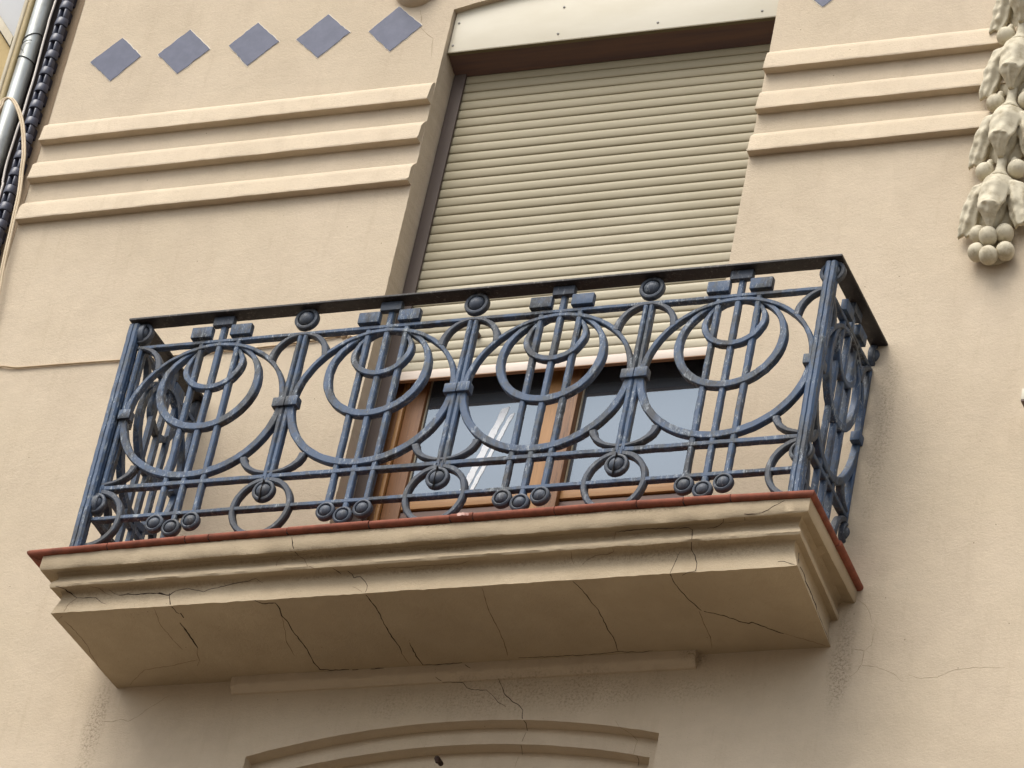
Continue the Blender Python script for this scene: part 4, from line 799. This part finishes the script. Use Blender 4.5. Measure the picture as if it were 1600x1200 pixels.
for k in (1, 2, 3): stanchion(((k - 2) * W, -D), 0, W)
stanchion((-1.30, -D), 0, W, (1,)); stanchion((1.30, -D), 0, W, (-1,))
WS = 0.475; yc = -0.4555 + WS / 2
for sx in (1, -1):
    rz = R(90) if sx > 0 else R(-90)
    rr = panel(WS, (sx * 1.300, yc), rz, .230, .158, .098, .066)
    f1 = stanchion((sx * 1.300, yc - WS / 2), rz, WS, (1,) if sx > 0 else (-1,), rs=.8)
    f2_ = stanchion((sx * 1.300, yc + WS / 2 - .012), rz, WS, (-1,) if sx > 0 else (1,), rs=.8)
# corner posts with a groove down the face
for sx, xb, xt in ((-1, -1.322, -1.327), (1, 1.306, 1.299)):
    mb = MB(); h = 0.0215; ring = []
    NZ = 40
    for i in range(NZ + 1):
        t = i / NZ; z = lerp(0.0, 1.0, t) + .02; x = lerp(xb, xt, t); c = .007; j = random.uniform(-.0005, .0005)
        g_ = .0028
        sec = [(-h + c, -h), (-g_, -h), (0, -h + .0035), (g_, -h), (h - c, -h), (h, -h + c), (h, -g_), (h - .0035, 0), (h, g_), (h, h - c), (h - c, h), (-h + c, h), (-h, h - c), (-h, -h + c)]
        ring.append([(x + a + j, -.0035 + b + j, z - .03 + .0) for a, b in sec])
    k = len(ring[0]); fs = []
    for i in range(NZ):
        for q in range(k): fs.append((i * k + q, i * k + (q + 1) % k, (i + 1) * k + (q + 1) % k, (i + 1) * k + q))
    fs += [tuple(range(k)), tuple(NZ * k + q for q in range(k))]
    mb.add([v for r_ in ring for v in r_], fs); mb.build('corner_post', M['iron'], rail_root)
# flat handrail, three runs with mitred corners
mb = MB()
xo, xi, yo, yi = 1.338, 1.276, -0.033, 0.029
zt, zb = 1.0395 - .03, 1.0290 - .03
pth = [(-xo - .008, yo, -xi - .006, yi), (xo, yo, xi, yi)]
outer = [(-xo + .010, D + .002), (-xo - .008, yo), (xo, yo), (xo + .004, D + .002)]
inner = [(-xi + .016, D + .002), (-xi - .006, yi), (xi, yi), (xi + .004, D + .002)]
def dense(pl):
    out = []
    for a, b in zip(pl, pl[1:]):
        n = 24 if abs(b[0] - a[0]) > 1 else 8
        for i in range(n): out.append((lerp(a[0], b[0], i / n), lerp(a[1], b[1], i / n)))
    return out + [pl[-1]]
O, I = dense(outer), dense(inner); n = len(O); vs = []
for (ox, oy), (ix_, iy) in zip(O, I):
    w_ = 0.0016 * noise.noise(Vector((ox * 2.3, oy * 2, 4)))
    ex, ey = (ix_ - ox), (iy - oy); l = math.hypot(ex, ey); ex /= l; ey /= l; c = .0022
    for (px, py, z) in ((ox + ex * c, oy + ey * c, zb), (ox, oy, zb + c), (ox, oy, zt - c), (ox + ex * c, oy + ey * c, zt), (ix_ - ex * c, iy - ey * c, zt), (ix_, iy, zt - c), (ix_, iy, zb + c), (ix_ - ex * c, iy - ey * c, zb)):
        vs.append((px, py, z + w_))
fs = []
for i in range(n - 1):
    for q in range(8): fs.append((i * 8 + q, i * 8 + (q + 1) % 8, (i + 1) * 8 + (q + 1) % 8, (i + 1) * 8 + q))
fs += [tuple(range(8)), tuple((n - 1) * 8 + q for q in range(8))]
mb.add(vs, fs); mb.build('handrail', M['rail'], rail_root)

# ------------------------------------------------------------------ plaster garland
gar = empty('plaster_garland', (1.672, 0, 1.33))
tag(gar, 'cream plaster garland of drooping bellflowers and round fruit on the facade', 'ornament')
def blob(name, items, vox=0.0032, mat='garland', parent=gar, loc=(0, 0, 0), amp=0.002, fr=28, smooth_it=2, sheets=()):
    bm = bmesh.new()
    for vs_, fs_ in sheets:
        me_t = bpy.data.meshes.new('t'); me_t.from_pydata([Vector(v) + Vector((1, 1, 1)) * .0022 * noise.noise(Vector(v) * 38 + Vector(loc) * 3) * 1.7 for v in vs_], [], fs_); bm.from_mesh(me_t); bpy.data.meshes.remove(me_t)
    for it in items:
        c, r = Vector(it[0]), it[1]; rot = it[2] if len(it) > 2 else 0; taper = it[3] if len(it) > 3 else 0
        t = bmesh.new(); bmesh.ops.create_icosphere(t, subdivisions=4, radius=1.0)
        for v in t.verts:
            p = v.co.copy(); k = 1 + taper * p.z
            p = Vector((p.x * r[0] * k, p.y * r[1] * k, p.z * r[2]))
            p = Matrix.Rotation(rot, 3, 'Y') @ p + c
            p += p.normalized() * amp * noise.noise(p * fr + Vector(loc))
            v.co = p
        me_t = bpy.data.meshes.new('t'); t.to_mesh(me_t); t.free(); bm.from_mesh(me_t); bpy.data.meshes.remove(me_t)
    me = bpy.data.meshes.new(name); bm.to_mesh(me); bm.free()
    o_ = bpy.data.objects.new(name, me); scene.collection.objects.link(o_)
    md = o_.modifiers.new('r', 'REMESH'); md.mode = 'VOXEL'; md.voxel_size = vox; md.use_smooth_shade = True
    ms = o_.modifiers.new('s', 'SMOOTH'); ms.iterations = smooth_it; ms.factor = 0.5
    dg = bpy.context.evaluated_depsgraph_get(); me2 = bpy.data.meshes.new_from_object(o_.evaluated_get(dg)); me2.name = name
    o_.modifiers.clear(); o_.data = me2; bpy.data.meshes.remove(me); me2.materials.clear(); me2.materials.append(M[mat])
    me2.polygons.foreach_set('use_smooth', [True] * len(me2.polygons))
    o_.parent = parent; o_.location = loc
    return o_
def sheet(rows, bulge, folds=0.0, ph=0.0, side=0, th=.007, wave=0.0):
    """draped petal: rows of (t, x, y, z, half width) down its spine"""
    NT_, NS_ = 34, 16; vs = []; fs = []
    def at(t):
        for a, b in zip(rows, rows[1:]):
            if t <= b[0]:
                k = (t - a[0]) / (b[0] - a[0]); k = k * k * (3 - 2 * k) if len(rows) < 4 else k
                return [lerp(a[i], b[i], k) for i in range(1, 5)]
        return list(rows[-1][1:])
    for sgn in (0, 1):
        for i in range(NT_ + 1):
            t = i / NT_; x, y, z, w = at(t)
            for j in range(NS_ + 1):
                q = 2 * j / NS_ - 1
                f = folds * math.cos(q * 7 + ph + t * 2) * (0.4 + t) + wave * math.sin(q * 4 + ph) * t * t
                dy = bulge * w * (1 - q * q) - f
                zz_ = z + wave * 1.2 * math.cos(q * 5 + ph) * t * t - abs(q) * w * .25 * t
                vs.append((x + q * w, y - dy + (th if sgn else 0), zz_))
    n = NS_ + 1; o = (NT_ + 1) * n
    for i in range(NT_):
        for j in range(NS_):
            a = i * n + j; fs.append((a, a + 1, a + n + 1, a + n)); fs.append((o + a, o + a + n, o + a + n + 1, o + a + 1))
    for i in range(NT_): fs.append((i * n, (i + 1) * n, o + (i + 1) * n, o + i * n)); a = i * n + NS_; fs.append((a, o + a, o + a + n, a + n))
    for j in range(NS_): fs.append((j, o + j, o + j + 1, j + 1)); a = NT_ * n + j; fs.append((a, a + 1, o + a + 1, o + a))
    return vs, fs
SH = [sheet([(0, 0, -.030, .238, .030), (.10, 0, -.056, .228, .047), (.30, 0, -.070, .180, .052), (.55, 0, -.076, .118, .047), (.72, 0, -.092, .078, .038), (.80, 0, -.086, .062, .030), (1, 0, -.060, .010, .008)], .55, .0020, .4, th=.012),
      sheet([(0, -.030, -.028, .236, .024), (.2, -.056, -.046, .200, .034), (.5, -.078, -.044, .125, .032), (.8, -.088, -.032, .050, .030), (1, -.096, -.024, .010, .022)], .55, .0030, 1.2, th=.014, wave=.003),
      sheet([(0, .030, -.028, .236, .024), (.2, .058, -.048, .200, .037), (.5, .080, -.050, .125, .038), (.8, .092, -.042, .060, .034), (1, .102, -.040, .022, .028)], .50, .0030, 4.0, th=.014, wave=.0035)]
FL = [((0, -.034, .200), (.050, .034, .040)), ((0, -.040, .120), (.040, .034, .085)), ((0, -.040, .06), (.022, .030, .045)), ((0, -.012, .12), (.078, .018, .105)),
      ((-.052, -.026, .17), (.030, .026, .055)), ((.054, -.026, .17), (.032, .028, .055)), ((-.072, -.018, .10), (.022, .018, .05)), ((.074, -.020, .10), (.024, .022, .05)),
      ((0, -.103, .079), (.026, .011, .008))]
random.seed(11)
for u in range(5):
    z0 = 0.118 + u * 0.310
    blob('bellflower', [(c, r, *rest) for c, r, *rest in FL], loc=(0.0, 0, z0), amp=0.003, fr=34, sheets=SH, vox=.0028, smooth_it=6).scale = (1.07, 1.15, 1.0)
    if u:
        st = MB(); pr = [(0.0001, .088), (.018, .088), (.017, .060), (.018, .040), (.022, .022), (.030, .008), (.037, -.002), (.036, -.007), (.026, -.008), (.0001, -.004)]
        vs = []; fs = []; n = 24
        for r, z in pr:
            for k in range(n): a = 2 * math.pi * k / n; vs.append((r * math.cos(a), -.046 + r * math.sin(a), z))
        for i in range(len(pr) - 1):
            for k in range(n): fs.append((i * n + k, i * n + (k + 1) % n, (i + 1) * n + (k + 1) % n, (i + 1) * n + k))
        st.add(vs, fs); so = st.build('stem_cone', M['garland'], gar, ang=60); so.location = (0, 0, z0 - .065)
        for s_ in (-1, 1):
            blob('fruit', [((0, 0, 0), (.034, .034, .036)), ((-.014 * s_, 0, .032), (.013, .015, .022))], loc=(s_ * .058, -.042, z0 - .030), amp=0.001)
for bx, bz in ((-.047, .121), (.046, .118), (-.005, .092), (-.044, .045), (.058, .039), (.006, .008)):
    front = -0.056 if abs(bx) < .02 else -0.038
    blob('fruit', [((0, 0, 0), (.033, .034, random.uniform(.033, .038)))], loc=(bx, front, bz + (.005 if front < -.05 else 0)), amp=0.0012)
blob('garland_back', [((0, 0, .07), (.06, .02, .06)), ((0, 0, .12), (.055, .02, .06))], loc=(0.008, 0, 0))

# ------------------------------------------------------------------ left edge: plaster margin, glazed column, pipes, neighbour
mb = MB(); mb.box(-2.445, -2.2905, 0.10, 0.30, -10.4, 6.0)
o = mb.build('plaster_margin', M['plaster_shaded'], smooth=False); tag(o, 'narrow shaded plaster strip set back beside the left edge of the facade', 'wall strip')
mb = MB(); mb.box(-2.570, -2.4455, 0.125, 0.30, -10.4, 6.0)
o = mb.build('brown_board', M['brown_board'], smooth=False); tag(o, 'dark brown vertical board behind the grey downpipe', 'board')
gc = MB(); core = MB()
zz = 0.9; i = 0
cx0, cy0 = -2.418, 0.075
while zz < 3.6:
    dx = random.uniform(-.001, .001)
    # broad cap tile: half-round, flared at its foot
    def half(z0, z1, r0, r1, y0, w0, w1, dest, k=10):
        vs = []; fs = []
        for z, r, w_ in ((z0, r0 * .95, w0 * .95), (z0 + .004, r0, w0), (z1 - .004, r1, w1), (z1, r1 * .9, w1 * .9)):
            for q in range(k + 1):
                a = math.pi * q / k; vs.append((cx0 + dx - w_ * math.cos(a), y0 - r * math.sin(a), z))
        kk = k + 1
        for a_ in range(3):
            for q in range(k): fs.append((a_ * kk + q, a_ * kk + q + 1, (a_ + 1) * kk + q + 1, (a_ + 1) * kk + q))
        fs += [tuple(range(kk)), tuple(3 * kk + q for q in range(kk))]
        dest.add(vs, fs)
    half(zz, zz + .040, .033, .029, cy0, .0285, .0265, gc)
    cx_s = cx0
    for s_ in (-1, 1):
        cx0 = cx_s + s_ * .0125; half(zz + .041, zz + .084, .025, .026, cy0, .0105, .0105, gc, 8)
    cx0 = cx_s
    core.box(cx0 - .020, cx0 + .020, cy0 - .006, cy0 + .03, zz + .039, zz + .086)
    zz += 0.0855
o = gc.build('glazed_tile_column', M['blue_glaze'], ang=50); tag(o, 'column of overlapping dark blue glazed tiles along the left edge of the facade', 'tile column')
part(core, 'column_core', 'blue_dark', o, smooth=False)
mb = MB(); mb.tube([(-2.529, 0.070, -10.4)] + [(-2.529, .070, z) for z in (-4, 0, 1, 2, 3, 4)] + [(-2.529, 0.070, 6.0)], 0.034, 28)
dp = mb.build('downpipe', M['zinc'], ang=60); tag(dp, 'grey zinc downpipe running down the left edge of the photo', 'pipe')
for z, tilt in ((2.985, .02), (2.875, -.012), (2.05, .01)):
    mb = MB(); mb.tube([(-2.529 + .0362 * math.cos(a), .070 + .0362 * math.sin(a), z + tilt * math.cos(a)) for a in [2 * math.pi * i / 30 for i in range(31)]], 0.0020, 6); part(mb, 'wire_tie', 'wire_dark', dp)
mb = MB(); mb.tube([(-2.529 + .012 + .030 * math.cos(a) * .9, .070 - .036 - .004, 2.925 + .028 * math.sin(a)) for a in [R(d) for d in range(60, 250, 12)]], 0.0016, 6); part(mb, 'wire_tie', 'wire_dark', dp)
mb = MB(); mb.tube([(-2.589, 0.075, -10.4), (-2.589, 0.075, 6.0)], 0.0135, 14); o = mb.build('tan_pipe', M['tan'], ang=60); tag(o, 'thin tan pipe next to the grey downpipe', 'pipe')
mb = MB(); mb.tube([(-2.620, 0.085, -10.4), (-2.620, 0.085, 6.0)], 0.0110, 14); o = mb.build('cream_pipe', M['cream_pipe'], ang=60); tag(o, 'thin cream pipe, outermost of the pipes at the left edge', 'pipe')
mb = MB(); mb.box(-9, -2.5705, 0.16, 0.40, -10.4, 6.0)
nb = mb.build('neighbour_wall', M['neigh_white'], smooth=False); tag(nb, 'white stained neighbouring wall behind the pipes, top left corner', 'wall')
mb = MB(); mb.add([(-2.64, y, 2.98) for y in (.10, .159)] + [(-3.6, y, 4.25) for y in (.10, .159)] + [(-3.6, y, 1.2) for y in (.10, .159)] + [(-2.64, y, 1.2) for y in (.10, .159)],
                  [(0, 2, 4, 6), (1, 7, 5, 3), (0, 1, 3, 2), (0, 6, 7, 1), (2, 3, 5, 4), (4, 5, 7, 6)])
o = mb.build('ochre_cladding', M['neigh_ochre'], smooth=False); tag(o, 'ochre cladding with a slanted top on the neighbouring wall', 'cladding')
mb = MB()
mb.add([(-2.638, y, z) for z in (3.035, 2.985) for y in (.085, .158)] + [(-3.6, y, z) for z in (4.31, 4.255) for y in (.085, .158)],
       [(0, 1, 3, 2), (4, 6, 7, 5), (0, 4, 5, 1), (2, 3, 7, 6), (0, 2, 6, 4), (1, 5, 7, 3)])
part(mb, 'coping', 'cream_pipe', o, smooth=False)

def cable(name, pts, r, mat, label, y=None, twin=0):
    # smooth the polyline
    P = [Vector(p) for p in pts]; out = []
    for i in range(len(P) - 1):
        p0, p1, p2, p3 = P[max(i - 1, 0)], P[i], P[i + 1], P[min(i + 2, len(P) - 1)]
        for j in range(5):
            t = j / 5; out.append(0.5 * ((2 * p1) + (-p0 + p2) * t + (2 * p0 - 5 * p1 + 4 * p2 - p3) * t * t + (-p0 + 3 * p1 - 3 * p2 + p3) * t ** 3))
    out.append(P[-1]); mb = MB()
    if twin:
        mb.tube([p + Vector((-twin, 0, 0)) for p in out], r, 8); mb.tube([p + Vector((twin, 0.001, 0)) for p in out], r, 8)
    else: mb.tube(out, r, 8)
    o_ = mb.build(name, M[mat], ang=70); tag(o_, label, 'cable'); return o_
bc = [(-2.70, 2.30), (-2.56, 2.46), (-2.511, 2.554), (-2.508, 2.586), (-2.489, 2.6), (-2.463, 2.587), (-2.431, 2.544), (-2.399, 2.485), (-2.372, 2.417), (-2.338, 2.301), (-2.325, 2.22), (-2.306, 2.107), (-2.298, 2.011), (-2.290, 1.901), (-2.283, 1.792), (-2.275, 1.699), (-2.263, 1.575), (-2.262, 1.2), (-2.27, 0.6), (-2.27, -3)]
cable('electric_cable', [(x, -.030 if z < 2.5 else -.030, z) for x, z in bc], 0.0048, 'wire_beige', 'beige twin cable looping over the downpipe and down the facade edge', twin=.0045)
wc = [(-2.475, 4.2), (-2.472, 3.30), (-2.470, 3.18), (-2.472, 3.08), (-2.470, 3.03), (-2.469, 2.963), (-2.465, 2.863), (-2.462, 2.764), (-2.463, 2.682), (-2.462, 2.59), (-2.466, 2.519), (-2.467, 2.438), (-2.468, 2.358), (-2.466, 2.309), (-2.460, 2.245), (-2.455, 2.164), (-2.46, 1.5), (-2.46, -2)]
cable('electric_cable', [(x, .06, z) for x, z in wc], 0.0048, 'wire_white', 'whitish cable hanging between the downpipe and the blue tile column')
ww = [(-2.30, 1.277), (-2.179, 1.275), (-2.108, 1.263), (-2.026, 1.261), (-1.851, 1.259), (-1.663, 1.255), (-1.516, 1.25), (-1.373, 1.257), (-1.113, 1.257), (-0.934, 1.265), (-0.858, 1.270), (-0.808, 1.277), (-0.76, 1.281), (-0.70, 1.262), (-0.645, 1.262), (-0.632, 1.262)]
cable('electric_cable', [(x, -.006 if x > -2.28 else .02, z) for x, z in ww], 0.0042, 'wire_wall', 'thin painted cable running level across the wall to the window')
mb = MB()
for x, z, r in ((-0.79, 1.288, .012), (-0.765, 1.280, .014), (-0.74, 1.272, .010), (-0.715, 1.270, .009)):
    mb.lathe_y(x, z, [(r, .001), (r * .8, -.006), (r * .4, -.010), (.0001, -.011)], 12)
part(mb, 'plaster_patch', 'wire_wall', smooth=True, ang=60)
